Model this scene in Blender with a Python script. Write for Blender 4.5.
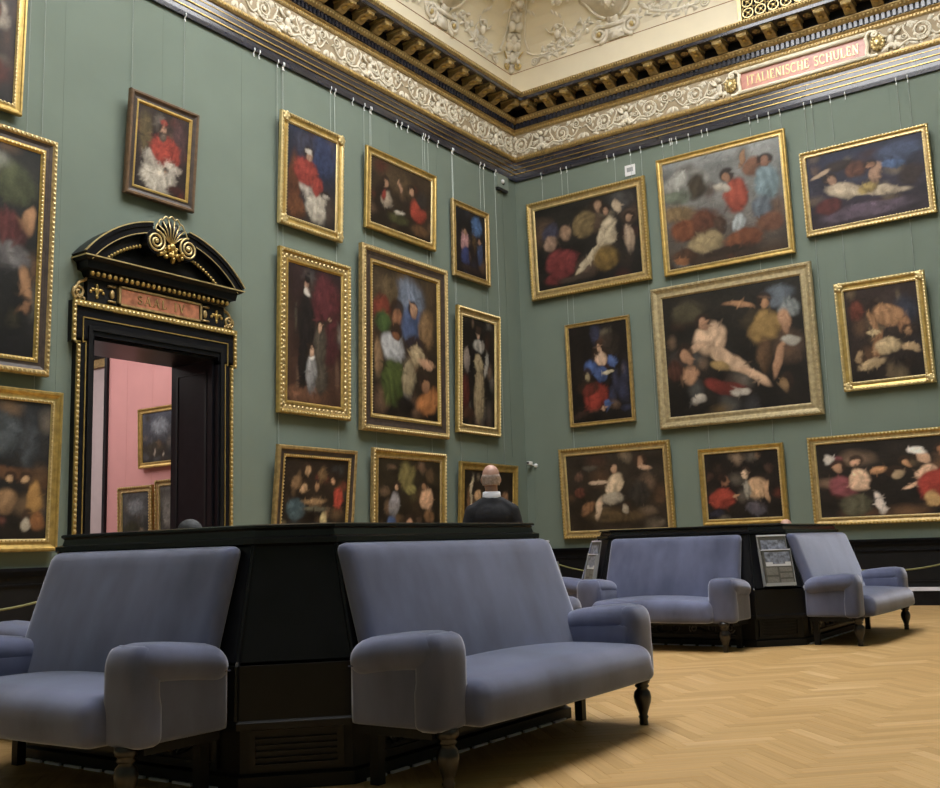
import bpy, bmesh, math, random
import numpy as np
from mathutils import Matrix, Vector, Euler

for o in list(bpy.data.objects): bpy.data.objects.remove(o)
SC = bpy.context.scene
COL = SC.collection
random.seed(7); RNG = np.random.default_rng(7)
PI = math.pi

# ------------------------------------------------------------------ camera
FPX, CAMLOC = 1033.575, (10.2588, -16.6145, 1.05)
YAW, PIT, ROL = math.radians(34.682), math.radians(8.4506), math.radians(-1.8237)
cd = bpy.data.cameras.new('camera'); cam = bpy.data.objects.new('camera', cd); COL.objects.link(cam)
cd.sensor_fit = 'HORIZONTAL'; cd.sensor_width = 36.0; cd.lens = FPX / 940 * 36.0
cd.clip_start = .05; cd.clip_end = 200
F = Vector((-math.sin(YAW)*math.cos(PIT), math.cos(YAW)*math.cos(PIT), math.sin(PIT)))
Rt = Vector((math.cos(YAW), math.sin(YAW), 0)); U = Rt.cross(F)
cr = Rt*math.cos(ROL) + U*math.sin(ROL); cu = -Rt*math.sin(ROL) + U*math.cos(ROL)
cam.matrix_world = Matrix(((cr.x, cu.x, -F.x, CAMLOC[0]), (cr.y, cu.y, -F.y, CAMLOC[1]), (cr.z, cu.z, -F.z, CAMLOC[2]), (0, 0, 0, 1)))
SC.camera = cam

# ------------------------------------------------------------------ light and exposure
SKY_STRENGTH = 13.0          # daylight through the glazed ceiling (panes built with the ceiling)
SKY_COL = (.97, .98, 1.0)
SC.view_settings.view_transform = 'Standard'; SC.view_settings.look = 'None'
SC.view_settings.gamma = 1.0; SC.view_settings.exposure = 0.0
SC.view_settings.use_curve_mapping = False
wd = bpy.data.worlds.new('world'); SC.world = wd; wd.use_nodes = True
wd.node_tree.nodes['Background'].inputs[0].default_value = (.8, .85, 1, 1)
wd.node_tree.nodes['Background'].inputs[1].default_value = .3

# ------------------------------------------------------------------ room numbers (metres; corner of the two seen walls at 0,0)
W, LEN = 11.53, 17.1
ZC = 8.13            # underside of the cornice
CEN = 5.765           # centre line of the room
ISL = [(5.765, -11.90), (5.765, -5.20)]

# ------------------------------------------------------------------ materials
def lin(c):
    if isinstance(c, str): c = [int(c[i:i+2], 16)/255 for i in (0, 2, 4)]
    return tuple(x/12.92 if x <= .04045 else ((x+.055)/1.055)**2.4 for x in c)
MATS = {}
def mat(name, col, rough=.5, metal=0., spec=.5, noise=0., nscale=6., bump=0., bscale=40., sheen=0., emit=None, coat=0., stretch=None):
    m = bpy.data.materials.new(name); m.use_nodes = True; MATS[name] = m
    nt = m.node_tree; b = nt.nodes['Principled BSDF']
    b.inputs['Base Color'].default_value = (*col, 1); b.inputs['Roughness'].default_value = rough
    b.inputs['Metallic'].default_value = metal; b.inputs['Specular IOR Level'].default_value = spec
    if sheen: b.inputs['Sheen Weight'].default_value = sheen; b.inputs['Sheen Roughness'].default_value = .4; b.inputs['Sheen Tint'].default_value = (.84, .87, 1, 1)
    if coat: b.inputs['Coat Weight'].default_value = coat; b.inputs['Coat Roughness'].default_value = .12
    if emit: b.inputs['Emission Color'].default_value = (*emit[0], 1); b.inputs['Emission Strength'].default_value = emit[1]
    tc = nt.nodes.new('ShaderNodeTexCoord')
    vec = tc.outputs['Object']
    if stretch:
        mp = nt.nodes.new('ShaderNodeMapping'); mp.inputs['Scale'].default_value = stretch
        nt.links.new(vec, mp.inputs[0]); vec = mp.outputs[0]
    if noise:
        n = nt.nodes.new('ShaderNodeTexNoise'); n.inputs['Scale'].default_value = nscale; n.inputs['Detail'].default_value = 6
        nt.links.new(vec, n.inputs['Vector'])
        r = nt.nodes.new('ShaderNodeValToRGB')
        r.color_ramp.elements[0].position = .3; r.color_ramp.elements[1].position = .7
        r.color_ramp.elements[0].color = (*[c*(1-noise) for c in col], 1)
        r.color_ramp.elements[1].color = (*[min(1, c*(1+noise)) for c in col], 1)
        nt.links.new(n.outputs['Fac'], r.inputs[0]); nt.links.new(r.outputs[0], b.inputs['Base Color'])
    if bump:
        n2 = nt.nodes.new('ShaderNodeTexNoise'); n2.inputs['Scale'].default_value = bscale; n2.inputs['Detail'].default_value = 3
        nt.links.new(vec, n2.inputs['Vector'])
        bp = nt.nodes.new('ShaderNodeBump'); bp.inputs['Strength'].default_value = bump; bp.inputs['Distance'].default_value = .01
        nt.links.new(n2.outputs['Fac'], bp.inputs['Height']); nt.links.new(bp.outputs[0], b.inputs['Normal'])
    return m
M_wall = mat('green_fabric', (.166, .203, .166), .9, noise=.05, nscale=1.2, bump=.08, bscale=220, spec=.2)
M_seam = mat('fabric_seam', (.145, .18, .144), .9)
M_black = mat('ebonised_wood', (.007, .007, .009), .3, noise=.25, nscale=8, spec=.22)
M_black2 = mat('ebonised_wood_dull', (.006, .006, .007), .5, spec=.25, noise=.25, nscale=6)
M_slate = mat('black_marble', (.02, .021, .032), .25, noise=.3, nscale=5, coat=.4)
M_gold = mat('gilding', (.52, .36, .115), .38, metal=.7, noise=.22, nscale=14, bump=.12, bscale=60)
M_goldp = mat('pale_gilding', (.66, .52, .25), .34, metal=.6, noise=.15, nscale=14)
M_golda = mat('antique_gilding', (.42, .30, .13), .45, metal=.55, noise=.3, nscale=18, bump=.15, bscale=80)
M_goldg = mat('grey_gilding', (.42, .34, .19), .45, metal=.4, noise=.25, nscale=16, bump=.1, bscale=80)
M_dkwood = mat('dark_frame_wood', (.05, .035, .028), .4, noise=.3, nscale=12)
M_brnwood = mat('brown_frame_wood', (.12, .07, .035), .45, noise=.3, nscale=12)
M_cream = mat('cream_plaster', (.82, .75, .58), .75, noise=.04, nscale=2)
M_relief = mat('plaster_relief', (.82, .77, .66), .65, noise=.08, nscale=9)
M_frbg = mat('frieze_ground', (.34, .27, .17), .7, noise=.15, nscale=9)
M_frrel = mat('frieze_relief', (.68, .62, .49), .6, noise=.12, nscale=12)
M_brline = mat('brown_line', (.35, .2, .09), .6)
M_pinkm = mat('pink_marble', (.50, .22, .17), .3, noise=.25, nscale=7)
M_redm = mat('red_marble', (.40, .16, .09), .3, noise=.45, nscale=10)
M_pink = mat('pink_fabric', (.62, .30, .29), .9, noise=.04, nscale=2)
M_pale = mat('pale_wall', (.55, .46, .46), .9, noise=.04)
M_wire = mat('steel_wire', (.36, .40, .37), .4, metal=.3)
M_hook = mat('white_hook', (.75, .77, .76), .4)
M_velvet = mat('blue_velvet', (.106, .117, .188), .95, spec=.12, noise=.42, nscale=2.6, bump=.1, bscale=300, sheen=.8, stretch=(1, 1, .45))
M_seamv = mat('velvet_seam', (.07, .078, .12), .95, spec=.1)
M_leg = mat('turned_walnut', (.009, .006, .005), .3, noise=.3, nscale=10, coat=.12)
M_glintedge = mat('pale_glint_edge', (.70, .70, .78), .3)  # pale tone paints the skirting reflection and light slits; also used for rack edges
M_vent = mat('vent_bronze', (.10, .10, .11), .3, metal=.8)
M_acryl = mat('acrylic', (.33, .34, .35), .15, spec=.7)
M_card = mat('grey_card', (.09, .088, .08), .5, noise=.15, nscale=30)
M_print = mat('blue_print', (.20, .22, .28), .4, noise=.7, nscale=26)
M_whitep = mat('white_print', (.62, .64, .68), .4)
M_rope = mat('olive_rope', (.19, .19, .075), .7)
M_post = mat('post_metal', (.03, .03, .03), .3, metal=.6)
M_white = mat('white_plastic', (.75, .75, .75), .4)
M_blackp = mat('black_plastic', (.02, .02, .02), .5)
M_skin = mat('skin', (.50, .29, .22), .5, noise=.1, nscale=14)
M_hairg = mat('grey_hair', (.40, .31, .27), .8, noise=.3, nscale=60)
M_haird = mat('dark_grey_hair', (.04, .042, .045), .7, noise=.3, nscale=60)
M_swe = mat('black_wool', (.008, .008, .011), .85, noise=.2, nscale=30, bump=.2, bscale=150)
M_shirt = mat('white_cotton', (.78, .78, .84), .8)
M_trou = mat('grey_trousers', (.05, .05, .06), .85)
M_brown = mat('brown_coat', (.12, .055, .04), .8)
M_shoe = mat('black_leather', (.012, .012, .012), .35)
M_lamp = mat('lamp_glass', (.9, .9, .9), .3, emit=((1, .97, .92), 25))
M_sky = mat('skylight_glass', (.9, .9, .9), .4, emit=(SKY_COL, SKY_STRENGTH))

def floor_mat():
    m = bpy.data.materials.new('oak_parquet'); m.use_nodes = True
    nt = m.node_tree; b = nt.nodes['Principled BSDF']; N = nt.nodes.new; Lk = nt.links.new
    g = N('ShaderNodeNewGeometry'); oi = N('ShaderNodeObjectInfo'); ad = N('ShaderNodeMath'); ad.operation = 'ADD'
    Lk(g.outputs['Random Per Island'], ad.inputs[0]); Lk(oi.outputs['Random'], ad.inputs[1])
    fr = N('ShaderNodeMath'); fr.operation = 'FRACT'; Lk(ad.outputs[0], fr.inputs[0])
    r = N('ShaderNodeValToRGB'); cr_ = r.color_ramp
    cols = [(.0, (.455, .28, .108)), (.35, (.50, .315, .127)), (.65, (.535, .342, .142)), (.92, (.57, .372, .165)), (1., (.64, .44, .215))]
    while len(cr_.elements) < len(cols): cr_.elements.new(.5)
    for e, (p, c) in zip(cr_.elements, cols): e.position = p; e.color = (*c, 1)
    Lk(fr.outputs[0], r.inputs[0])
    uv = N('ShaderNodeUVMap'); uv.uv_map = 'UVMap'
    mp = N('ShaderNodeMapping'); mp.inputs['Scale'].default_value = (3, 60, 1)
    cm = N('ShaderNodeCombineXYZ'); mu = N('ShaderNodeMath'); mu.operation = 'MULTIPLY'; mu.inputs[1].default_value = 91
    Lk(fr.outputs[0], mu.inputs[0]); Lk(mu.outputs[0], cm.inputs[2]); Lk(cm.outputs[0], mp.inputs['Location'])
    Lk(uv.outputs[0], mp.inputs[0])
    n = N('ShaderNodeTexNoise'); n.inputs['Scale'].default_value = 1; n.inputs['Detail'].default_value = 4; Lk(mp.outputs[0], n.inputs['Vector'])
    mx = N('ShaderNodeMix'); mx.data_type = 'RGBA'; mx.blend_type = 'MULTIPLY'; mx.inputs['Factor'].default_value = .28
    Lk(r.outputs[0], mx.inputs['A'])
    r2 = N('ShaderNodeValToRGB'); r2.color_ramp.elements[0].color = (.55, .5, .45, 1); r2.color_ramp.elements[1].color = (1.1, 1.08, 1.05, 1)
    r2.color_ramp.elements[0].position = .3; r2.color_ramp.elements[1].position = .65
    Lk(n.outputs['Fac'], r2.inputs[0]); Lk(r2.outputs[0], mx.inputs['B']); Lk(mx.outputs['Result'], b.inputs['Base Color'])
    b.inputs['Roughness'].default_value = .42; b.inputs['Specular IOR Level'].default_value = .35
    return m
M_floor = floor_mat()

def canvas_mat():
    m = bpy.data.materials.new('varnished_oil_paint'); m.use_nodes = True
    nt = m.node_tree; b = nt.nodes['Principled BSDF']; N = nt.nodes.new; Lk = nt.links.new
    at = N('ShaderNodeAttribute'); at.attribute_name = 'paint'
    tc = N('ShaderNodeTexCoord'); n = N('ShaderNodeTexNoise'); n.inputs['Scale'].default_value = 45; n.inputs['Detail'].default_value = 5
    Lk(tc.outputs['Object'], n.inputs['Vector'])
    mr = N('ShaderNodeMapRange'); mr.inputs['To Min'].default_value = .72; mr.inputs['To Max'].default_value = 1.28; Lk(n.outputs['Fac'], mr.inputs['Value'])
    mx = N('ShaderNodeVectorMath'); mx.operation = 'SCALE'; Lk(at.outputs['Color'], mx.inputs[0]); Lk(mr.outputs[0], mx.inputs['Scale'])
    Lk(mx.outputs[0], b.inputs['Base Color'])
    bp = N('ShaderNodeBump'); bp.inputs['Strength'].default_value = .15; bp.inputs['Distance'].default_value = .004
    Lk(n.outputs['Fac'], bp.inputs['Height']); Lk(bp.outputs[0], b.inputs['Normal'])
    b.inputs['Roughness'].default_value = .5; b.inputs['Specular IOR Level'].default_value = .3
    return m
M_canvas = canvas_mat()

# ------------------------------------------------------------------ mesh helpers
class MB:
    def __init__(s): s.v = []; s.f = []; s.sm = False
    def add(s, V, Fc):
        k = len(s.v); s.v += [tuple(map(float, p)) for p in V]; s.f += [tuple(i+k for i in f) for f in Fc]; return s
    def box(s, x0, x1, y0, y1, z0, z1, M=None):
        V = [(x, y, z) for z in (z0, z1) for y in (y0, y1) for x in (x0, x1)]
        if M is not None: V = [M @ Vector(p) for p in V]
        return s.add(V, [(0, 2, 3, 1), (4, 5, 7, 6), (0, 1, 5, 4), (2, 6, 7, 3), (0, 4, 6, 2), (1, 3, 7, 5)])
    def lathe(s, prof, n=16, c=(0, 0, 0), M=None):
        V = []; k = len(prof)
        for (r, z) in prof:
            for i in range(n):
                a = 2*PI*i/n; V.append((c[0]+r*math.cos(a), c[1]+r*math.sin(a), c[2]+z))
        Fc = [(j*n+i, j*n+(i+1) % n, (j+1)*n+(i+1) % n, (j+1)*n+i) for j in range(k-1) for i in range(n)]
        Fc += [tuple(range(n-1, -1, -1)), tuple((k-1)*n+i for i in range(n))]
        if M is not None: V = [M @ Vector(p) for p in V]
        return s.add(V, Fc)
    def tube(s, P, R, n=8, flat=None):
        P = [Vector(p) for p in P]; m = len(P)
        if not hasattr(R, '__len__'): R = [R]*m
        V = []
        prev = None
        for i in range(m):
            t = (P[min(i+1, m-1)]-P[max(i-1, 0)]).normalized()
            if prev is None:
                a = Vector((0, 0, 1)) if abs(t.z) < .9 else Vector((1, 0, 0))
                prev = t.cross(a).normalized()
            e1 = (prev - t*prev.dot(t)).normalized(); e2 = t.cross(e1); prev = e1
            for k in range(n):
                a = 2*PI*k/n; V.append(P[i]+e1*math.cos(a)*R[i]+e2*math.sin(a)*R[i])
        Fc = [(j*n+k, j*n+(k+1) % n, (j+1)*n+(k+1) % n, (j+1)*n+k) for j in range(m-1) for k in range(n)]
        Fc += [tuple(range(n-1, -1, -1)), tuple((m-1)*n+k for k in range(n))]
        return s.add(V, Fc)
    def ell(s, c, r, n=10, m=6, M=None):
        V = [(0, 0, -1)]
        for j in range(1, m):
            b = -PI/2+PI*j/m
            for i in range(n): V.append((math.cos(b)*math.cos(2*PI*i/n), math.cos(b)*math.sin(2*PI*i/n), math.sin(b)))
        V.append((0, 0, 1))
        Fc = [(0, 1+(i+1) % n, 1+i) for i in range(n)]
        for j in range(m-2):
            for i in range(n): Fc.append((1+j*n+i, 1+j*n+(i+1) % n, 1+(j+1)*n+(i+1) % n, 1+(j+1)*n+i))
        t = 1+(m-1)*n; Fc += [(t-n+i, t-n+(i+1) % n, t) for i in range(n)]
        r = (r, r, r) if not hasattr(r, '__len__') else r
        V = [Vector((p[0]*r[0], p[1]*r[1], p[2]*r[2])) for p in V]
        if M is not None: V = [M @ p for p in V]
        return s.add([p+Vector(c) for p in V], Fc)
    def prism(s, poly, lo, hi, fn):
        """poly 2D points (a,b); fn(a,b,h)->xyz; extruded lo..hi"""
        n = len(poly); V = [fn(a, b, lo) for a, b in poly]+[fn(a, b, hi) for a, b in poly]
        return s.add(V, [tuple(range(n)), tuple(range(2*n-1, n-1, -1))]+[(i, n+i, n+(i+1) % n, (i+1) % n) for i in range(n)])
    def loop(s, prof, ring, closed=True):
        """prof: list of profile points p; ring(p)-> list of xyz round the path; skins successive profile points"""
        k = len(s.v); rows = [ring(p) for p in prof]; n = len(rows[0])
        V = [q for r_ in rows for q in r_]; Fc = []
        for j in range(len(rows)-1):
            for i in range(n if closed else n-1): Fc.append((j*n+i, j*n+(i+1) % n, (j+1)*n+(i+1) % n, (j+1)*n+i))
        return s.add(V, Fc)
    def rbox(s, c, d, r, seg=(8, 6, 6), fn=None, rlo=None):
        """rounded box; c centre, d half sizes, r rounding; fn maps a vertex"""
        nx, ny, nz = seg; idx = {}; V = []; Fc = []
        def vid(i, j, k):
            key = (i, j, k)
            if key not in idx:
                def co(i_, n_, h):
                    t = 2*i_/n_-1
                    # denser at the rims
                    t = math.copysign(1-(1-abs(t))**1.6, t) if abs(t) > 0 else 0
                    return t*h
                p = Vector((co(i, nx, d[0]), co(j, ny, d[1]), co(k, nz, d[2])))
                rr = [min(x, h) for x, h in zip(r if hasattr(r, '__len__') else (r, r, r), d)]
                if rlo and p.z < 0: rr = [min(x, rlo) for x in rr]
                q = Vector(tuple(max(-(h-x2), min(h-x2, x)) for x, h, x2 in zip(p, d, rr)))
                o = Vector(tuple((a_-b_)/x2 for a_, b_, x2 in zip(p, q, rr)))
                if o.length > 1e-9: o = o.normalized()
                p2 = Vector(c)+q+Vector(tuple(a_*x2 for a_, x2 in zip(o, rr)))
                if fn: p2 = Vector(fn(p2))
                idx[key] = len(V); V.append(p2)
            return idx[key]
        for i in range(nx):
            for j in range(ny):
                Fc.append((vid(i, j, 0), vid(i, j+1, 0), vid(i+1, j+1, 0), vid(i+1, j, 0)))
                Fc.append((vid(i, j, nz), vid(i+1, j, nz), vid(i+1, j+1, nz), vid(i, j+1, nz)))
        for i in range(nx):
            for k in range(nz):
                Fc.append((vid(i, 0, k), vid(i+1, 0, k), vid(i+1, 0, k+1), vid(i, 0, k+1)))
                Fc.append((vid(i, ny, k), vid(i, ny, k+1), vid(i+1, ny, k+1), vid(i+1, ny, k)))
        for j in range(ny):
            for k in range(nz):
                Fc.append((vid(0, j, k), vid(0, j, k+1), vid(0, j+1, k+1), vid(0, j+1, k)))
                Fc.append((vid(nx, j, k), vid(nx, j+1, k), vid(nx, j+1, k+1), vid(nx, j, k+1)))
        return s.add(V, Fc)
    def mesh(s, name, m, smooth=False):
        me = bpy.data.meshes.new(name); me.from_pydata(s.v, [], s.f); me.materials.append(m)
        bm = bmesh.new(); bm.from_mesh(me); bmesh.ops.recalc_face_normals(bm, faces=bm.faces[:]); bm.to_mesh(me); bm.free()
        if smooth: me.polygons.foreach_set('use_smooth', [True]*len(me.polygons))
        me.update(); return me
    def obj(s, name, m, parent=None, smooth=False, inv=None):
        if inv is not None: s.v = [tuple(inv @ Vector(p)) for p in s.v]
        o = bpy.data.objects.new(name, s.mesh(name, m, smooth)); COL.objects.link(o); o.parent = parent; return o

def tag(o, label=None, cat=None, group=None, kind=None):
    if label: o['label'] = label
    if cat: o['category'] = cat
    if group: o['group'] = group
    if kind: o['kind'] = kind
    return o
def empty(name, loc=(0, 0, 0), rot=(0, 0, 0)):
    o = bpy.data.objects.new(name, None); COL.objects.link(o); o.location = loc; o.rotation_euler = rot; o.empty_display_size = .1; return o
def wmat(loc, rot): return Matrix.Translation(loc) @ Euler(rot).to_matrix().to_4x4()
def copy_tree(o, parent=None):
    c = o.copy(); COL.objects.link(c); c.parent = parent
    for ch in list(o.children): copy_tree(ch, c)
    return c
def inst(o, name, loc, rot=(0, 0, 0), parent=None, scale=None):
    c = bpy.data.objects.new(name, o.data if hasattr(o, 'data') else o); COL.objects.link(c)
    c.location = loc; c.rotation_euler = rot; c.parent = parent
    if scale: c.scale = scale
    return c
def bez(P, n=12):
    """catmull-rom through P"""
    P = [np.array(p, float) for p in P]; P = [2*P[0]-P[1]]+P+[2*P[-1]-P[-2]]; out = []
    for i in range(1, len(P)-2):
        for k in range(n):
            t = k/n; a, b, c, d = P[i-1:i+3]
            out.append(.5*((2*b)+(-a+c)*t+(2*a-5*b+4*c-d)*t*t+(-a+3*b-3*c+d)*t**3))
    out.append(P[-2]); return out
def spiral(c, r0, r1, turns, a0, sgn=1, n=28):
    return [(c[0]+(r0+(r1-r0)*k/n)*math.cos(a0+sgn*2*PI*turns*k/n), c[1]+(r0+(r1-r0)*k/n)*math.sin(a0+sgn*2*PI*turns*k/n)) for k in range(n+1)]

# serif capitals made of strokes: list of polylines in a unit-high cell, and advance width
def arc(cx, cy, rx, ry, a0, a1, n=9): return [(cx+rx*math.cos(math.radians(a0+(a1-a0)*i/n)), cy+ry*math.sin(math.radians(a0+(a1-a0)*i/n))) for i in range(n+1)]
TH, TN = .15, .075
GLY = {
 'I': (.30, [([(.15, 0), (.15, 1)], TH), ([(.03, .03), (.27, .03)], .06), ([(.03, .97), (.27, .97)], .06)]),
 'T': (.72, [([(.36, 0), (.36, 1)], TH), ([(.03, .96), (.69, .96)], .08), ([(.05, .97), (.05, .78)], .06), ([(.67, .97), (.67, .78)], .06), ([(.24, .03), (.48, .03)], .06)]),
 'A': (.80, [([(.08, 0), (.40, 1)], TN), ([(.40, 1), (.70, 0)], TH), ([(.2, .35), (.58, .35)], TN), ([(0, .03), (.2, .03)], .06), ([(.58, .03), (.80, .03)], .06)]),
 'L': (.64, [([(.14, 0), (.14, 1)], TH), ([(.03, .04), (.60, .04)], .08), ([(.58, .03), (.60, .24)], .06), ([(.03, .97), (.27, .97)], .06)]),
 'E': (.66, [([(.14, 0), (.14, 1)], TH), ([(.03, .04), (.60, .04)], .08), ([(.03, .96), (.58, .96)], .08), ([(.14, .52), (.46, .52)], .07), ([(.58, .03), (.61, .24)], .06), ([(.56, .97), (.56, .78)], .06), ([(.45, .42), (.45, .62)], .05)]),
 'N': (.86, [([(.14, 0), (.14, 1)], TN), ([(.14, .98), (.72, .02)], TH), ([(.72, 0), (.72, 1)], TN), ([(.02, .03), (.27, .03)], .06), ([(.02, .97), (.22, .97)], .06), ([(.59, .97), (.85, .97)], .06)]),
 'S': (.60, [(arc(.30, .74, .22, .22, 30, 270)+arc(.30, .26, .24, .23, 90, -150), .11), ([(.50, .80), (.50, .97)], .05), ([(.07, .03), (.07, .22)], .05)]),
 'C': (.80, [(arc(.43, .5, .36, .46, 48, 312, 16), .12), ([(.69, .70), (.69, .95)], .05)]),
 'H': (.86, [([(.14, 0), (.14, 1)], TH), ([(.70, 0), (.70, 1)], TH), ([(.14, .52), (.70, .52)], TN)]+[([(x-.12, y), (x+.12, y)], .06) for x in (.14, .70) for y in (.03, .97)]),
 'U': (.84, [([(.14, 1), (.14, .35)]+arc(.42, .34, .28, .30, 180, 360, 10)+[(.70, 1)], .11), ([(.02, .97), (.26, .97)], .06), ([(.58, .97), (.82, .97)], .06)]),
 'V': (.80, [([(.10, 1), (.40, 0)], TH), ([(.40, 0), (.70, 1)], TN), ([(0, .97), (.22, .97)], .06), ([(.60, .97), (.80, .97)], .06)]),
 ' ': (.42, [])}
def letters(text, h, fn, spacing=.12, depth=.01):
    """list of (char, MB), laid out centred; fn(a,b,d)->xyz"""
    tot = sum(GLY[c][0]+spacing for c in text)-spacing; x = -tot/2*h; out = []
    for c in text:
        w, st = GLY[c]; mb = MB()
        for pl, th in st:
            for (a, b) in zip(pl[:-1], pl[1:]):
                a_ = np.array(a); b_ = np.array(b); d = b_-a_; L_ = np.linalg.norm(d)
                if L_ < 1e-6: continue
                d /= L_; nrm = np.array((-d[1], d[0]))*th/2; e = d*.012
                poly = [a_-e-nrm, b_+e-nrm, b_+e+nrm, a_-e+nrm]
                mb.prism([(x+p[0]*h, p[1]*h) for p in poly], 0, depth, fn)
        if st: out.append((c, mb))
        x += (w+spacing)*h
    return out

# ================================================================== THE SETTING
def rect(d, z):      # ring round the room at wall offset d
    return [(d, -d, z), (W-d, -d, z), (W-d, -LEN+d, z), (d, -LEN+d, z)]
def struct(o, label, cat): return tag(o, label, cat, kind='structure')

# ---- floor: herringbone oak blocks at 45 degrees
PW, PL, PT = .085, .51, .02
fl = MB().box(-.9, W+.3, -LEN-.3, .3, -.12, -.021).obj('floor', M_black2); struct(fl, 'light oak herringbone parquet floor of the gallery', 'floor')
planks = []
c45 = math.sqrt(.5)
NP = 6
for i in range(-60, 330):
    for j in range(-30, 60):
        # classic herringbone cell: step along the diagonal stair
        ox, oy = i*PW + j*PL*1.0, i*PW - j*PL*1.0
        for kind in (0, 1):
            if kind == 0: cx_, cy_, ang = ox+PL/2, oy+PW/2, 0
            else: cx_, cy_, ang = ox+PL+PW/2 - PW*0, oy+PW - PL/2 + 0, PI/2
            planks.append((cx_, cy_, ang))
seen = {}
PLK = []
for (a, b, ang) in planks:
    x = (a-b)*c45 + .03; y = (a+b)*c45 - 19.0
    if -.03 < x < W+.03 and -LEN-.03 < y < .03:
        key = (round(a, 3), round(b, 3), ang > 1)
        if key in seen: continue
        seen[key] = 1; PLK.append((x, y, ang+PI/4))
def px(p):
    d = Vector(p)-Vector(CAMLOC); z = d.dot(F)
    return (470+FPX*d.dot(cr)/z, 394-FPX*d.dot(cu)/z, z) if z > .1 else (-999, -999, z)
def vis_score(x, y):
    q = px((x, y, 0))
    if not (-10 < q[0] < 950 and 540 < q[1] < 800): return 0
    for (ix, iy) in ISL:
        if abs(x-ix) < 1.95 and abs(y-iy) < 1.95: return 0
    # hidden behind the near island
    if x < 7.3 and y > -13.5 and q[0] < 655: return 0
    return 1/q[2]**3
PLK.sort(key=lambda p: -vis_score(p[0], p[1]))
def plank_geo(mb_v, mb_f, uvs, x, y, a, dz, off):
    hl, hw, b = PL/2-.0006, PW/2-.0006, .0012
    c, s_ = math.cos(a), math.sin(a); k = len(mb_v)
    for (l, w_, z) in ((hl, hw, -PT), (hl, hw, -.001), (hl-b, hw-b, 0)):
        for (sx, sy) in ((-1, -1), (1, -1), (1, 1), (-1, 1)):
            u_, v_ = sx*l, sy*w_; mb_v.append((x+u_*c-v_*s_, y+u_*s_+v_*c, z+dz)); uvs.append((u_+off, v_+off*1.7))
    for j in (0, 4):
        for i in range(4): mb_f.append((k+j+i, k+j+(i+1) % 4, k+j+4+(i+1) % 4, k+j+4+i))
    mb_f.append((k+8, k+9, k+10, k+11))
def plank_mesh(name, items):
    V, Fc, UVs = [], [], []
    for (x, y, a, dz, off) in items: plank_geo(V, Fc, UVs, x, y, a, dz, off)
    me = bpy.data.meshes.new(name); me.from_pydata(V, [], Fc); me.materials.append(M_floor)
    uvl = me.uv_layers.new(name='UVMap'); li = np.empty(len(me.loops), np.int32); me.loops.foreach_get('vertex_index', li)
    uvl.data.foreach_set('uv', np.array(UVs, np.float32)[li].ravel()); me.update(); return me
one = plank_mesh('plank', [(0, 0, 0, 0, 0)])
for (x, y, a) in PLK[:300]:
    o = bpy.data.objects.new('plank', one); COL.objects.link(o); o.parent = fl
    o.location = (x, y, random.uniform(-.0006, 0)); o.rotation_euler = (0, 0, a)
rest = bpy.data.objects.new('parquet_blocks', plank_mesh('parquet_blocks', [(x, y, a, random.uniform(-.0006, 0), random.uniform(0, 50)) for (x, y, a) in PLK[300:]]))
COL.objects.link(rest); rest.parent = fl; tag(rest, kind='stuff')

# ---- walls
DY0, DY1, DZ = -9.47, -7.62, 3.60       # doorway in the left wall
TW = .80
wl = MB()
for (y0, y1, z0, z1) in ((-LEN, DY0, 0, 9.7), (DY1, .3, 0, 9.7), (DY0, DY1, DZ, 9.7)): wl.box(-TW, 0, y0, y1, z0, z1)
wall_left = struct(wl.obj('wall_left', M_wall), 'green fabric covered wall with the doorway', 'wall')
wall_back = struct(MB().box(0, W, 0, .3, 0, 9.7).obj('wall_back', M_wall), 'green fabric covered wall under the lettered tablet', 'wall')
struct(MB().box(W, W+.3, -LEN, .3, 0, 9.7).obj('wall_right', M_wall), 'green fabric covered wall beside the camera', 'wall')
struct(MB().box(-TW, W+.3, -LEN-.3, -LEN, 0, 9.7).obj('wall_front', M_wall), 'green fabric covered wall behind the camera', 'wall')
for s in (1.05, 2.2, 3.4, 4.6, 5.8, 7.0, 8.2): MB().box(s, s+.006, -.0015, 0, 1, ZC).obj('fabric_seam', M_seam, wall_back)
for s in (1.3, 2.6, 3.9, 5.2, 6.5, 7.15, 8.5, 9.9): MB().box(0, .0015, -s, -s+.006, (5.4 if 7.2 < s < 9.8 else 1), ZC).obj('fabric_seam', M_seam, wall_left)

# ---- dado, baseboard
def dado(name, label, ax, a0, a1):
    # ax 'B' back wall (runs in x), 'L' left wall (runs in y)
    def bx(mb, s0, s1, d0, d1, z0, z1):
        return mb.box(s0, s1, -d1, -d0, z0, z1) if ax == 'B' else mb.box(d0, d1, -s1, -s0, z0, z1)
    r = struct(empty(name), label, 'dado')
    bx(MB(), a0, a1, 0, .03, .26, .93).obj('dado_field', M_black2, r)
    m = MB(); bx(m, a0, a1, 0, .09, .95, .985); bx(m, a0, a1, 0, .06, .90, .95); m.obj('dado_rail', M_black, r)
    m = MB(); bx(m, a0, a1, 0, .05, .80, .815); bx(m, a0, a1, 0, .045, .34, .355); m.obj('panel_bead', M_black, r)
    bx(MB(), a0, a1, 0, .10, 0, .21).obj('skirting', M_black, r)
    bx(MB(), a0, a1, 0, .115, .21, .262).obj('skirting_glint', M_glintedge, r)  # pale colour stands in for the reflection along the black skirting
    n = max(1, round((a1-a0)/1.4)); st = (a1-a0)/n
    for i in range(n+1):
        s = a0+i*st; bx(MB(), max(a0, s-.06), min(a1, s+.06), 0, .045, .262, .90).obj('dado_stile', M_black, r)
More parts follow.
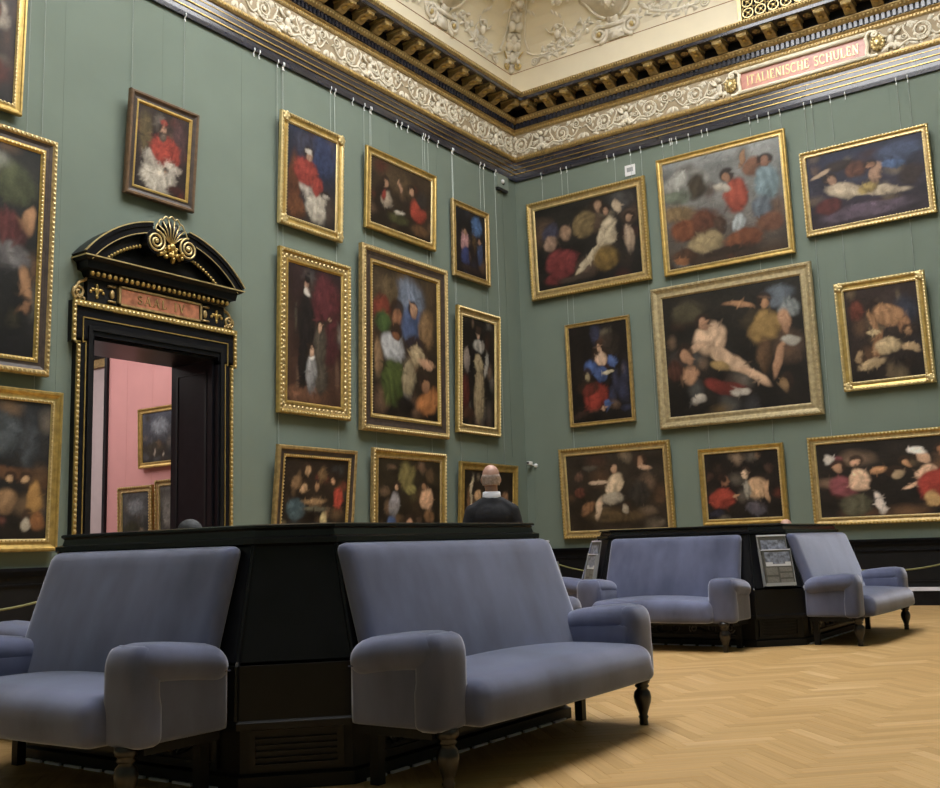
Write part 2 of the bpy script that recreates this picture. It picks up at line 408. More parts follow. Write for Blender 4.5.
dado('baseboard_back', 'black panelled dado with a pale reflection painted on its skirting ledge under the lettered tablet wall', 'B', .12, W)
dado('baseboard_left', 'black panelled dado between the doorway and the corner', 'L', 0, 7.28)
dado('baseboard_left_end', 'black panelled dado on the far side of the doorway', 'L', 9.78, LEN)

# ---- cornice (runs round the whole room)
cor = struct(empty('trim_1'), 'black and gold cornice with pale relief frieze and modillions', 'cornice')
def band(name, prof, m, parent=cor): return MB().loop(prof, lambda p: rect(*p)).obj(name, m, parent)
band('architrave', [(0, 8.11), (.045, 8.11), (.05, 8.17), (.02, 8.19), (.02, 8.268), (.03, 8.275), (.03, 8.355), (.045, 8.365), (.045, 8.50), (.0, 8.50)], M_slate)
band('gold_line', [(.02, 8.262), (.036, 8.262), (.036, 8.276), (.02, 8.276)], M_gold)
band('gold_line', [(.03, 8.350), (.048, 8.350), (.048, 8.362), (.03, 8.362)], M_gold)
band('gold_line', [(.045, 8.435), (.053, 8.435), (.053, 8.443), (.045, 8.443)], M_gold)
band('gold_cyma', [(.0, 8.50), (.06, 8.50), (.085, 8.53), (.09, 8.56), (.06, 8.575), (.06, 8.60), (0, 8.60)], M_golda)
frieze = band('frieze_ground', [(.03, 8.60), (.03, 9.055)], M_frbg)
band('bed_moulding', [(.0, 9.055), (.045, 9.055), (.06, 9.08), (.055, 9.12), (.09, 9.145), (.09, 9.15), (0, 9.15)], M_golda)
band('dentil_ground', [(.07, 9.15), (.07, 9.27)], M_black)
band('ovolo', [(.07, 9.262), (.115, 9.262), (.15, 9.30), (.175, 9.33), (.175, 9.35), (.07, 9.35)], M_golda)
band('modillion_ground', [(.14, 9.35), (.14, 9.515)], M_black)
band('soffit', [(.14, 9.515), (.50, 9.515)], M_dkwood)
band('fascia', [(.495, 9.495), (.525, 9.495), (.525, 9.56), (.48, 9.56)], M_slate)
band('crown_moulding', [(.50, 9.553), (.53, 9.553), (.545, 9.575), (.56, 9.60), (.58, 9.615), (.58, 9.63), (0, 9.66)], M_golda)
VIS_B, VIS_L = 8.6, 9.6
def P_B(s, d, z): return (s, -d, z)
def P_L(s, d, z): return (d, -s, z)
SIDES = (('B', P_B, VIS_B), ('L', P_L, VIS_L))
dn, ov, bd, cb = MB(), MB(), MB(), MB()
for sd, Pf, lim in SIDES:
    s = .14
    while s < lim:
        a, b = Pf(s, .072, 9.158), Pf(s+.05, .112, 9.258)
        dn.box(min(a[0], b[0]), max(a[0], b[0]), min(a[1], b[1]), max(a[1], b[1]), a[2], b[2]); s += .085
    s = .2
    while s < lim:
        ov.ell(Pf(s, .145, 9.315), (.024, .024, .03), 6, 4); s += .062
    s = .62
    while s < lim:
        cb.ell(Pf(s, .568, 9.598), (.017, .017, .024), 6, 4); s += .05
    s = .1
    while s < lim:
        bd.ell(Pf(s, .085, 8.548), (.016, .016, .022), 6, 4); bd.ell(Pf(s, .06, 9.10), (.014, .014, .018), 6, 4); s += .055
tag(dn.obj('dentil_course', M_slate, cor), kind='stuff'); tag(ov.obj('egg_and_dart', M_goldp, cor), kind='stuff')
tag(bd.obj('leaf_beading', M_gold, cor), kind='stuff'); tag(cb.obj('crown_beading', M_goldp, cor), kind='stuff')
# modillions: S-bracket with cap, local x lateral, -y out of the wall
mo = MB(); pr_ = [(.14, 9.51), (.14, 9.37), (.18, 9.36), (.24, 9.375), (.30, 9.41), (.36, 9.42), (.42, 9.415), (.455, 9.43), (.465, 9.46), (.465, 9.49), (.465, 9.51)]
mo.prism(pr_, -.085, .085, lambda a, b, h: (h, -a, b))
mo_me = mo.mesh('modillion', M_golda)
cap_me = MB().box(-.10, .10, -.488, -.13, 9.482, 9.512).mesh('modillion_cap', M_goldp)
leafm = MB(); leafm.ell((0, -.40, 9.425), (.05, .07, .02), 8, 5); leafm.ell((0, -.29, 9.40), (.045, .07, .018), 8, 5); leaf_me = leafm.mesh('acanthus_leaf', M_gold, True)
ro = MB(); ro.ell((0, -.31, 9.505), (.075, .085, .012), 10, 4); ro.ell((0, -.31, 9.495), (.03, .03, .022), 8, 5)
for k in range(6): ro.ell((.05*math.cos(k*PI/3), -.31+.055*math.sin(k*PI/3), 9.498), (.022, .022, .014), 6, 4)
ro_me = ro.mesh('rosette', M_golda, True)
for sd, Pf, lim in SIDES:
    rot = (0, 0, 0) if sd == 'B' else (0, 0, PI/2)
    s = .56
    while s < lim:
        loc = (s, 0, 0) if sd == 'B' else (0, -s, 0)
        m_ = inst(mo_me, 'modillion', loc, rot, cor); inst(cap_me, 'modillion_cap', (0, 0, 0), (0, 0, 0), m_); inst(leaf_me, 'acanthus_leaf', (0, 0, 0), (0, 0, 0), m_)
        loc2 = (s+.215, 0, 0) if sd == 'B' else (0, -s-.215, 0)
        inst(ro_me, 'rosette', loc2, rot, cor); s += .43
# frieze relief: scrolls and little figures; local (a along wall, b up, h out) about the unit centre
def flat(a, b, h): return (a, -.03-h, b)
def relief_tube(mb, pts, r0, r1, h=.012, n=6, fn=flat):
    m = len(pts); mb.tube([fn(p[0], p[1], h) for p in pts], [r0+(r1-r0)*i/(m-1) for i in range(m)], n)
def leaf(mb, a, b, l, w, ang, h=.012, fn=flat, t=.014):
    ca, sa = math.cos(ang), math.sin(ang)
    pts = [(-l/2, 0), (-l*.2, w*.45), (l*.15, w*.4), (l/2, 0), (l*.15, -w*.4), (-l*.2, -w*.45)]
    P = [(a+p[0]*ca-p[1]*sa, b+p[0]*sa+p[1]*ca) for p in pts]
    V = [fn(q[0], q[1], h*.3) for q in P]+[fn(a-l*.1*ca, b-l*.1*sa, h+t), fn(a+l*.2*ca, b+l*.2*sa, h+t)]
    mb.add(V, [(0, 1, 6), (1, 2, 7, 6), (2, 3, 7), (3, 4, 7), (4, 5, 6, 7), (5, 0, 6)])
sc_ = MB()
relief_tube(sc_, bez([(.02, 8.65), (.14, 8.66), (.27, 8.72), (.40, 8.68)], 6)+spiral((.47, 8.83), .165, .02, 1.9, -2.0, 1, 34), .024, .011)
relief_tube(sc_, bez([(.30, 8.72), (.25, 8.82), (.20, 8.93), (.24, 9.01)], 6), .02, .01)
relief_tube(sc_, bez([(.62, 8.76), (.70, 8.70), (.78, 8.75), (.86, 8.86), (.92, 8.83)], 6), .02, .012)
relief_tube(sc_, spiral((.80, 8.93), .085, .015, 1.6, -1.4, -1, 20), .017, .008)
relief_tube(sc_, spiral((.20, 8.80), .06, .012, 1.4, 2.6, 1, 16), .015, .008)
for k in range(26):
    a_, b_ = random.uniform(.03, .95), random.choice((random.uniform(8.62, 8.70), random.uniform(8.94, 9.03)))
    leaf(sc_, a_, b_, random.uniform(.07, .12), random.uniform(.035, .06), random.uniform(0, PI), .008)
sc_.ell(flat(.47, 8.83, .02), (.035, .02, .035), 8, 5)
for k in range(9):
    a_ = 2*PI*k/9; leaf(sc_, .47+.115*math.cos(a_), 8.83+.115*math.sin(a_), .10, .05, a_+1.2)
for (a, b, l, w_, g) in ((.10, 8.93, .16, .08, 1.2), (.05, 8.75, .12, .07, .6), (.33, 8.99, .16, .07, -.4), (.62, 8.99, .14, .07, .5), (.68, 8.65, .16, .06, .2), (.86, 8.68, .15, .07, .8), (.36, 8.65, .13, .06, -.3), (.90, 8.99, .12, .07, 2.4), (.72, 8.82, .10, .05, 1.8)): leaf(sc_, a, b, l, w_, g)
scr_me = sc_.mesh('scroll_relief', M_frrel, True)
sc2 = MB(); sc2.v = [(-v[0], v[1], v[2]) for v in sc_.v]; sc2.f = sc_.f; scl_me = sc2.mesh('scroll_relief', M_frrel, True)
pu = MB()
pu.ell(flat(0, 8.80, .03), (.055, .035, .085)); pu.ell(flat(.005, 8.945, .035), (.042, .036, .046)); pu.ell(flat(0, 8.71, .025), (.065, .035, .05))
for sx in (-1, 1):
    pu.tube([flat(sx*.05, 8.86, .03), flat(sx*.12, 8.90, .03), flat(sx*.16, 8.97, .025)], [.022, .019, .014], 6)
    pu.tube([flat(sx*.03, 8.71, .03), flat(sx*.07, 8.66, .035), flat(sx*.05, 8.61, .03)], [.03, .024, .016], 6)
    leaf(pu, sx*.10, 8.69, .16, .09, sx*-.6+(PI if sx < 0 else 0)); leaf(pu, sx*.11, 8.81, .14, .07, PI/2+sx*.9)
pu_me = pu.mesh('putto_relief', M_frrel, True)
def frieze_unit(sd, s, sides=(1, 1), putto=True):
    loc = (s, 0, 0) if sd == 'B' else (0, -s, 0); rot = (0, 0, 0) if sd == 'B' else (0, 0, PI/2)
    if putto: inst(pu_me, 'putto_relief', loc, rot, cor)
    if sides[0]: inst(scl_me, 'scroll_relief', loc, rot, cor, (.97, 1, 1))
    if sides[1]: inst(scr_me, 'scroll_relief', loc, rot, cor, (.97, 1, 1))
for k in range(6): frieze_unit('L', .72+1.86*k)
frieze_unit('B', .66); frieze_unit('B', 2.48)
TC, TH2 = 5.70, 1.05     # tablet centre and half length
frieze_unit('B', TC-TH2-.37, (1, 0)); frieze_unit('B', TC+TH2+.37, (0, 1)); frieze_unit('B', TC+TH2+.37+1.84)

TFIT = 1.86/(.165*(sum(GLY[c][0]+.13 for c in 'ITALIENISCHE SCHULEN')-.13))
# tablet with the lettering
tb = struct(empty('trim_2'), 'pink marble tablet with gold lettering in a cream scrolled frame', 'tablet')
def rectpts(cx_, cz, hx, hz): return [(cx_-hx, cz-hz), (cx_+hx, cz-hz), (cx_+hx, cz+hz), (cx_-hx, cz+hz)]
fB = lambda a, b, h: (a, -.03-h, b)
MB().prism(rectpts(TC, 8.80, TH2, .165), 0, .03, fB).obj('marble_slab', M_pinkm, tb)
fr = MB()
fr.prism(rectpts(TC, 8.99, TH2+.06, .032), 0, .075, fB); fr.prism(rectpts(TC, 8.612, TH2+.06, .026), 0, .075, fB)
for sx in (-1, 1):
    fr.tube([fB(TC+sx*(TH2+p[0]), p[1], .05) for p in bez([(.16, 8.60), (.06, 8.60), (.0, 8.66), (.015, 8.80), (.0, 8.93), (.06, 9.01), (.15, 8.99)], 6)], .03, 8)
    fr.tube([fB(TC+sx*(TH2+p[0]), p[1], .06) for p in spiral((.13, 8.95), .055, .01, 1.3, 1.6, -1, 14)], .022, 6)
fr.obj('scrolled_frame', M_cream, tb, True)
for sx in (-1, 1):
    lm = MB(); c_ = TC+sx*(TH2+.17)
    lm.ell(fB(c_, 8.80, .05), (.075, .06, .085), 10, 7); lm.ell(fB(c_, 8.76, .10), (.035, .03, .035)); lm.ell(fB(c_, 8.73, .06), (.04, .03, .05))
    for k in range(11):
        a_ = 2*PI*k/11; lm.ell(fB(c_+.085*math.cos(a_), 8.81+.10*math.sin(a_), .03), (.035, .03, .04), 6, 4)
    lm.obj('lion_mask', M_goldp, tb, True)
for ch, mb in letters('ITALIENISCHE SCHULEN', .165, lambda a, b, h: (TC+a*TFIT, -.03-.03-h, 8.715+b), .13, .012): mb.obj('letter', M_goldp, tb)

# ---- ceiling: upright band, painted line, cove with stucco, glazed centre
cei = struct(empty('ceiling'), 'cream coved ceiling with stucco ornament and glazed centre', 'ceiling')
CZ, CA, CB = 10.36, 2.6, 1.6
def carc(th): return (CA*(1-math.cos(th)), CZ+CB*math.sin(th))
band('fascia_band', [(0, 9.6), (0, CZ)], M_cream, cei)
band('painted_line', [(.0, CZ-.006), (.008, CZ-.006), (.008, CZ+.006), (0, CZ+.006)], M_brline, cei)
cv = MB().loop([carc(i/18*PI/2) for i in range(19)], lambda p: rect(*p)).obj('cove', M_cream, cei)
BRD = CA+.6
band('flat_border', [(CA-.01, CZ+CB), (BRD, CZ+CB)], M_cream, cei)
SX0, SX1, SY0, SY1, SZ = BRD, W-BRD, -LEN+BRD, -BRD, CZ+CB
NXp, NYp = 5, 9
for i in range(NXp):
    for j in range(NYp):
        x0 = SX0+(SX1-SX0)*i/NXp; x1 = SX0+(SX1-SX0)*(i+1)/NXp; y0 = SY0+(SY1-SY0)*j/NYp; y1 = SY0+(SY1-SY0)*(j+1)/NYp
        MB().box(x0+.04, x1-.04, y0+.04, y1-.04, SZ+.01, SZ+.03).obj('skylight_pane', M_sky, cei)
gb = MB()
for i in range(NXp+1): x = SX0+(SX1-SX0)*i/NXp; gb.box(x-.045, x+.045, SY0, SY1, SZ-.02, SZ+.06)
for j in range(NYp+1): y = SY0+(SY1-SY0)*j/NYp; gb.box(SX0, SX1, y-.045, y+.045, SZ-.02, SZ+.06)
gb.obj('glazing_bars', M_goldp, cei)
MB().box(-1, W+.5, -LEN-.5, .5, SZ+.4, SZ+.5).obj('roof_slab', M_pale, cei)
ARC = CA
def cove(sd):
    def fn(s, a, n):
        th = a/1.7; d, z = carc(th); d += n*math.cos(th); z -= n*math.sin(th)
        return P_B(s, d, z) if sd == 'B' else P_L(s, d, z)
    return fn
def dcorner(a): return carc(max(0, a)/1.7)[0]
for sd in ('B', 'L'):
    fn = cove(sd); K = 'cream'
    v1, g1 = MB(), MB()
    # corner candelabrum half
    for (w_, a, rw, ra, n_) in ((.0, .10, .07, .08, .03), (.05, .34, .10, .13, .04), (.10, .52, .13, .10, .03), (.04, .66, .10, .12, .05), (.09, .86, .12, .12, .03), (.03, 1.02, .09, .12, .05), (.05, 1.22, .08, .12, .04), (.03, 1.42, .06, .14, .04), (.02, 1.65, .05, .14, .03)):
        p = fn(dcorner(a)+w_+.02, a, n_); v1.ell(p, (rw*.8, rw*.8, ra), 10, 7)
    for k in range(40):
        a = .15+k*.045; leaf(v1, dcorner(a)+.05+.16*abs(math.sin(k*1.7))*max(.35, 1-a*.45), a, .16, .075, .9+.7*math.sin(k*2.3), .05, fn, .05)
    relief_tube(v1, [(dcorner(p[1])+p[0], p[1]) for p in bez([(.42, .36), (.30, .62), (.24, .95), (.18, 1.35), (.12, 1.9)], 8)], .022, .012, .02, 6, fn)
    relief_tube(g1, [(dcorner(.12)+p[0], p[1]) for p in spiral((.20, .12), .075, .012, 1.4, 2.4, 1, 18)], .028, .014, .03, 6, fn)
    relief_tube(g1, [(dcorner(p[1])+p[0], p[1]) for p in bez([(.14, .16), (.20, .28), (.30, .38)], 6)], .022, .012, .03, 6, fn)
    # S scrolls running along the wall to the cartouche
    relief_tube(v1, spiral((.58, .10), .095, .015, 1.7, -.4, 1, 24)[::-1]+bez([(.68, .16), (.95, .15), (1.35, .22), (1.62, .33), (1.80, .52)], 7), .016, .03, .018, 6, fn)
    relief_tube(v1, bez([(.42, .36), (.55, .26), (.75, .20), (1.0, .2)], 7), .02, .02, .018, 6, fn)
    for (c_, sg) in (((2.02, .20), 1), ((2.70, .20), -1)):
        relief_tube(v1, spiral(c_, .19, .03, 1.9, -PI/2 if sg > 0 else -PI/2, sg, 30), .042, .022, .03, 6, fn)
        g1.ell(fn(c_[0], c_[1], .04), (.05, .05, .05), 8, 6)
    for (x0, x1, a0, a1, n_) in ((2.14, 2.58, .26, .33, .09), (2.20, 2.52, .02, .26, .05), (2.26, 2.46, .33, .50, .07)):
        v1.prism([(x0, a0), (x1, a0), (x1, a1), (x0, a1)], 0, n_, fn)
    v1.prism([(2.36+x*.42, .78+y*.36) for x, y in ((-.5, -.8), (0, -1), (.5, -.8), (.9, -.1), (1.25, .45), (1.0, .9), (.45, .8), (0, 1.0), (-.45, .8), (-1.0, .9), (-1.25, .45), (-.9, -.1))], 0, .07, fn)
    v1.ell(fn(2.36, .78, .10), (.11, .10, .15), 12, 8); v1.ell(fn(2.36, .74, .2), (.03, .04, .06))
    v1.ell(fn(2.36, .66, .15), (.06, .05, .05))
    for k in range(12):
        a_ = 2*PI*k/12; v1.ell(fn(2.36+.13*math.cos(a_), .79+.17*math.sin(a_), .07), (.045, .045, .05), 6, 4)
    for sg in (-1, 1):
        relief_tube(g1, spiral((2.36+sg*.47, 1.02), .085, .02, 1.5, PI/2, -sg, 18), .03, .015, .07, 6, fn)
        relief_tube(v1, bez([(2.36+sg*.14, .45), (2.36+sg*.35, .62), (2.36+sg*.52, .95), (2.36+sg*.75, 1.15)], 7), .035, .018, .05, 6, fn)
    # running vine beyond the cartouche and the next volute
    relief_tube(v1, bez([(2.90, .52), (3.1, .34), (3.4, .22), (3.8, .17), (4.0, .18)], 7)+spiral((4.1, .14), .10, .015, 1.7, 2.4, -1, 22), .03, .014, .018, 6, fn)
    for k in range(90):
        s = .75+k*.037; a = .20+.12*math.sin(k*1.3)+(.3*max(0, 1-abs(s-1.75)/.5))+(.22*max(0, 1-abs(s-2.95)/.5))
        leaf(v1, s, a, random.uniform(.10, .2), random.uniform(.05, .08), random.uniform(-.8, 1.6), .03, fn, .045)
    # sprig figures and hanging swags
    for (s, a) in ((1.18, .48), (3.30, .52)):
        v1.ell(fn(s, a, .04), (.07, .07, .10)); v1.ell(fn(s+.02, a+.14, .05), (.05, .05, .055))
        relief_tube(v1, bez([(s-.05, a+.05), (s-.16, a+.08), (s-.22, a+.17)], 5), .025, .012, .03, 6, fn)
        relief_tube(v1, bez([(s+.05, a+.05), (s+.15, a+.10), (s+.19, a+.2)], 5), .025, .012, .03, 6, fn)
        relief_tube(v1, spiral((s, a+.02), .21, .14, .9, -2.6, 1, 18), .018, .014, .015, 6, fn)
        for k in range(7): leaf(v1, s-.24+.08*k, a-.14+.03*math.sin(k*2), .15, .07, .5*k, .012, fn, .03)
    for (s, a) in ((1.45, 1.12), (.95, 1.3), (3.05, 1.15)):
        for k in range(13): v1.ell(fn(s+random.uniform(-.16, .16), a+random.uniform(-.16, .12), .03), (.05, .05, .05), 6, 4)
        for k in range(5): leaf(v1, s-.25+.06*k+(.4 if k > 2 else 0), a-.24-.05*(k % 3), .13, .06, -1.4, .012, fn, .02)
    v1.obj('stucco_ornament', M_relief, cei, True); g1.obj('gilt_volutes', M_goldp, cei, True)
# gilt lattice grille in the upright band
gr = struct(empty('trim_3'), 'gilded openwork grille standing above the cornice', 'grille')
GX0, GX1, GZ0, GZ1 = 4.72, 6.60, 9.64, 10.75
gm = MB()
for (a, b, c_, d_) in ((GX0, GX1, GZ1-.06, GZ1), (GX0, GX1, GZ0, GZ0+.05), (GX0, GX0+.06, GZ0, GZ1), (GX1-.06, GX1, GZ0, GZ1)): gm.box(a, b, -.12, -.05, c_, d_)
gm.obj('grille_frame', M_goldp, gr)
MB().box(GX0, GX1, -.03, 0, GZ0, GZ1).obj('grille_back', M_black2, gr)
for i in range(8):
    for j in range(5):
        x = GX0+.06+(i+.5)*(GX1-GX0-.12)/8; z = GZ0+.05+(j+.5)*(GZ1-GZ0-.11)/5; h = .105
        g = MB()
        g.tube([(x+p[0], -.09, z+p[1]) for p in [(.09*math.cos(t*PI/6), .085*math.sin(t*PI/6)) for t in range(13)]], .014, 5)
        g.tube([(x-h, -.08, z-h), (x+h, -.08, z+h)], .010, 5); g.tube([(x-h, -.08, z+h), (x+h, -.08, z-h)], .010, 5)
        g.ell((x, -.095, z), (.03, .02, .03), 8, 5)
        g.obj('lattice_piece', M_goldp, gr)

# ================================================================== DOORWAY
door = struct(empty('door_1'), 'tall black doorway with gilded mouldings, arched pediment, shell and red tablet', 'doorway')
DC = (DY0+DY1)/2
fD = lambda a, b, h: (h, DC+a, b)            # a along the wall, b up, h out of the wall
HW = (DY1-DY0)/2
def dbox(mb, a0, a1, b0, b1, h0, h1): return mb.box(h0, h1, DC+a0, DC+a1, b0, b1)
m = MB()
for sx in (-1, 1):
    a0, a1 = sorted((sx*HW, sx*(HW+.235))); dbox(m, a0, a1, 0, 3.55, 0, .08)
    a0, a1 = sorted((sx*(HW+.0), sx*(HW+.295))); dbox(m, a0, a1, 3.5, 3.98, 0, .08)
dbox(m, -HW, HW, DZ, 3.98, 0, .08)
m.obj('architrave', M_black, door)
m = MB()
for sx in (-1, 1):
    a0, a1 = sorted((sx*(HW+.03), sx*(HW+.085))); dbox(m, a0, a1, 0, DZ+.06, .08, .10)
dbox(m, -HW-.085, HW+.085, DZ+.06, DZ+.11, .08, .10)
m.obj('inner_fillet', M_black2, door)
# gilt edge beads following the ears, and a thin inner gilt line
m = MB(); m2 = MB()
for sx in (-1, 1):
    for (a, b0, b1) in ((HW+.215, 0, 3.5), (HW+.275, 3.48, 3.96)):
        a0, a1 = sorted((sx*(a-.02), sx*(a+.022))); dbox(m, a0, a1, b0, b1, .08, .105)
        z = b0+.03
        while z < b1: m2.ell(fD(sx*a, z, .108), (.014, .02, .022), 6, 4); z += .058
    a0, a1 = sorted((sx*(HW+.195), sx*(HW+.297))); dbox(m, a0, a1, 3.48, 3.51, .08, .105)
    for (a, b0, b1) in ((HW+.115, 0, 3.52), (HW+.155, 3.50, 3.80)):
        a0, a1 = sorted((sx*(a-.006), sx*(a+.006))); dbox(m, a0, a1, b0, b1, .08, .092)
    a0, a1 = sorted((sx*(HW+.112), sx*(HW+.16))); dbox(m, a0, a1, 3.508, 3.52, .08, .092)
dbox(m, -HW-.16, HW+.16, 3.79, 3.802, .08, .092)
dbox(m, -HW-.295, HW+.295, 3.92, 3.985, .08, .115)
a = -HW-.27
while a < HW+.27: m2.ell(fD(a, 3.95, .115), (.016, .022, .024), 6, 4); a += .06
m.obj('gilt_bead', M_gold, door); tag(m2.obj('gilt_beading', M_goldp, door), kind='stuff')
# reveal lining through the thick wall
m = MB()
dbox(m, -HW, -HW+.03, 0, DZ, -TW, .0); dbox(m, HW-.03, HW, 0, DZ, -TW, 0); dbox(m, -HW+.03, HW-.03, DZ-.03, DZ, -TW, 0)
m.obj('reveal_lining', M_black, door)
m = MB()
for sx in (-1, 1):
    a0, a1 = sorted((sx*(HW-.03), sx*(HW-.04)))
    for (b0, b1) in ((.25, 1.0), (1.15, DZ-.15)):
        for h0, h1 in ((-.70, -.66), (-.14, -.10)): dbox(m, a0, a1, b0, b1, h0, h1)
        dbox(m, a0, a1, b0, b0+.04, -.66, -.14); dbox(m, a0, a1, b1-.04, b1, -.66, -.14)
m.obj('reveal_panelling', M_black2, door)
# frieze with red tablet
MB().box(0, .07, DC-HW-.10, DC+HW+.10, 3.98, 4.27).obj('entablature', M_black2, door)
m = MB(); dbox(m, -.62, .62, 4.015, 4.245, .07, .085); m.obj('tablet_ground', M_black, door)
tabl = MB(); dbox(tabl, -.585, .585, 4.04, 4.22, .085, .10); tabl = tabl.obj('tablet', M_redm, door)
m = MB()
for (a0, a1, b0, b1) in ((-.625, .625, 4.012, 4.035), (-.625, .625, 4.225, 4.248), (-.625, -.598, 4.012, 4.248), (.598, .625, 4.012, 4.248)): dbox(m, a0, a1, b0, b1, .07, .115)
m.obj('tablet_frame', M_golda, door)
for ch, mb in letters('SAAL IV', .105, lambda a, b, h: fD(a*1.12, 4.077+b, .10+h), .28, .008): mb.obj('letter', M_golda, tabl)
for sx in (-1, 1):
    m = MB()
    for p in ((0, .0, .03, .05), (.05, .02, .035, .02), (-.05, .02, .035, .02), (0, .06, .02, .03), (.085, -.01, .02, .02), (-.085, -.01, .02, .02), (0, -.06, .02, .03)):
        m.ell(fD(sx*.90+p[0], 4.13+p[1], .075), (.012, p[2], p[3]), 8, 5)
    m.obj('gilt_floret', M_gold, door, True)
    m = MB(); a0, a1 = sorted((sx*.66, sx*.76)); dbox(m, a0, a1, 4.03, 4.05, .07, .10); dbox(m, a0, a1, 4.21, 4.23, .07, .10); m.ell(fD(sx*.70, 4.13, .08), (.02, .035, .055)); m.obj('gilt_handle', M_golda, door, True)
    m = MB()
    m.tube([fD(sx*(HW+.10+p[0]), p[1], .05) for p in spiral((.10, 4.09), .085, .015, 1.5, -1.2, 1, 20)], .018, 6)
    m.tube([fD(sx*(HW+.10+p[0]), p[1], .05) for p in bez([(.18, 4.06), (.10, 4.20), (.03, 4.24), (.0, 4.27)], 6)], .018, 6)
    for k in range(5): m.ell(fD(sx*(HW+.13+.03*k), 4.02+.02*(k % 2), .05), (.02, .02, .025), 6, 4)
    m.obj('side_volute', M_golda, door, True)
# cornice and pediment
m = MB()
def dring(d_, z_, base=HW+.12): return [(0, DC-base-d_, z_), (d_, DC-base-d_, z_), (d_, DC+base+d_, z_), (0, DC+base+d_, z_)]
m.loop([(.07, 4.27), (.10, 4.275), (.13, 4.30), (.15, 4.345), (.16, 4.35), (.20, 4.36), (.215, 4.44), (.25, 4.455), (.275, 4.48), (.275, 4.50), (.0, 4.50)], lambda p: dring(*p, base=HW-.01), closed=False)
m.obj('pediment_cornice', M_black, door)
m = MB(); a = -HW-.10
while a < HW+.12: m.ell(fD(a, 4.315, .155), (.022, .03, .032), 8, 5); a += .078
m.obj('egg_row', M_gold, door, True)
m = MB().loop([(.276, 4.478), (.286, 4.478), (.286, 4.492), (.276, 4.492)], lambda p: dring(*p, base=HW-.01), closed=False).obj('gilt_line', M_goldp, door)
AR, AZ = 1.50, 3.565; AT = math.asin(1.17/1.50)
dbk = MB().prism([(AR*.99*math.sin(t), AZ+AR*.99*math.cos(t)) for t in np.linspace(-AT*.96, AT*.96, 25)]+[(1.08, 4.48), (-1.08, 4.48)], 0, .07, fD); dbk.obj('tympanum', M_black2, door)
def archband(name, m_, r0, r1, h0, h1, t0, t1):
    for sx in (-1, 1):
        mb = MB(); T = np.linspace(t0, t1, 15)
        for (ta, tb_) in zip(T[:-1], T[1:]):
            mb.prism([(sx*r0*math.sin(ta), AZ+r0*math.cos(ta)), (sx*r1*math.sin(ta), AZ+r1*math.cos(ta)), (sx*r1*math.sin(tb_), AZ+r1*math.cos(tb_)), (sx*r0*math.sin(tb_), AZ+r0*math.cos(tb_))], h0, h1, fD)
        mb.obj(name, m_, door)
T0, T1 = math.asin(.27/1.5), AT
archband('arch_corona', M_black, 1.40, 1.49, 0, .255, T0, T1)
archband('arch_cyma', M_black, 1.49, 1.535, 0, .275, T0, T1)
archband('gilt_line', M_goldp, 1.532, 1.546, .262, .288, T0, T1)
archband('gilt_line', M_goldp, 1.405, 1.415, .25, .262, T0, T1)
archband('arch_bed', M_black2, 1.26, 1.40, 0, .16, T0+.05, T1*.93)
for sx in (-1, 1):
    mb = MB()
    for t in np.linspace(T0+.12, T1*.86, 13): mb.ell(fD(sx*1.27*math.sin(t), AZ+1.27*math.cos(t), .15), (.022, .026, .026), 8, 5)
    mb.obj('egg_row', M_gold, door, True)
    # volute: black drum with gilt spiral
    c_ = (sx*.245, 4.845)
    mb = MB().prism([(c_[0]+.135*math.cos(t), c_[1]+.15*math.sin(t)) for t in np.linspace(0, 2*PI, 24, endpoint=False)], .0, .29, fD); vo = mb.obj('volute', M_black, door)
    mb = MB().tube([fD(p[0], p[1], .295) for p in spiral(c_, .14, .02, 2.3, PI/2, -sx*-1, 40)], [.014]*41, 6); mb.ell(fD(c_[0], c_[1], .30), (.02, .025, .025)); mb.obj('gilt_spiral', M_goldp, vo, True)
# shell
sh = MB(); se = MB()
for k in range(7):
    t = math.radians(-66+22*k); tip = (.25*math.sin(t), 4.93+.27*math.cos(t)-.02); base = (.03*math.sin(t), 4.86)
    sh.ell(fD((tip[0]+base[0])/2, (tip[1]+base[1])/2, .24), (.04, .15, .045), 10, 7, Matrix.Rotation(-t+PI/2, 3, 'X') if False else Matrix.Rotation(PI/2-t, 3, 'X'))
    for sg in (-1, 1):
        tt = t+sg*math.radians(10.5)
        se.tube([fD(.03*math.sin(tt), 4.87, .27), fD(.14*math.sin(tt), 4.93+.12*math.cos(tt), .285), fD(.235*math.sin(tt), 4.93+.235*math.cos(tt), .27)], [.007, .008, .007], 5)
    se.tube([fD(.25*math.sin(t+q), 4.93+(.25+.035*math.cos(q*8.5))*math.cos(t+q), .27) for q in np.linspace(-.18, .18, 7)], .009, 5)
shell = sh.obj('shell', M_black, door, True); se.obj('gilt_ribs', M_goldp, shell, True)
m = MB()
for k in range(26): m.ell(fD(random.gauss(0, .075), 4.74+random.gauss(0, .045), .23+random.uniform(0, .07)), (.03, random.uniform(.018, .035), random.uniform(.018, .04)), 6, 4)
m.tube([fD(-.17, 4.70, .22), fD(-.10, 4.73, .25), fD(0, 4.80, .27), fD(.10, 4.73, .25), fD(.17, 4.70, .22)], .02, 6)
m.ell(fD(0, 4.82, .29), (.03, .045, .055)); m.obj('gilt_leaf_cluster', M_gold, door, True)

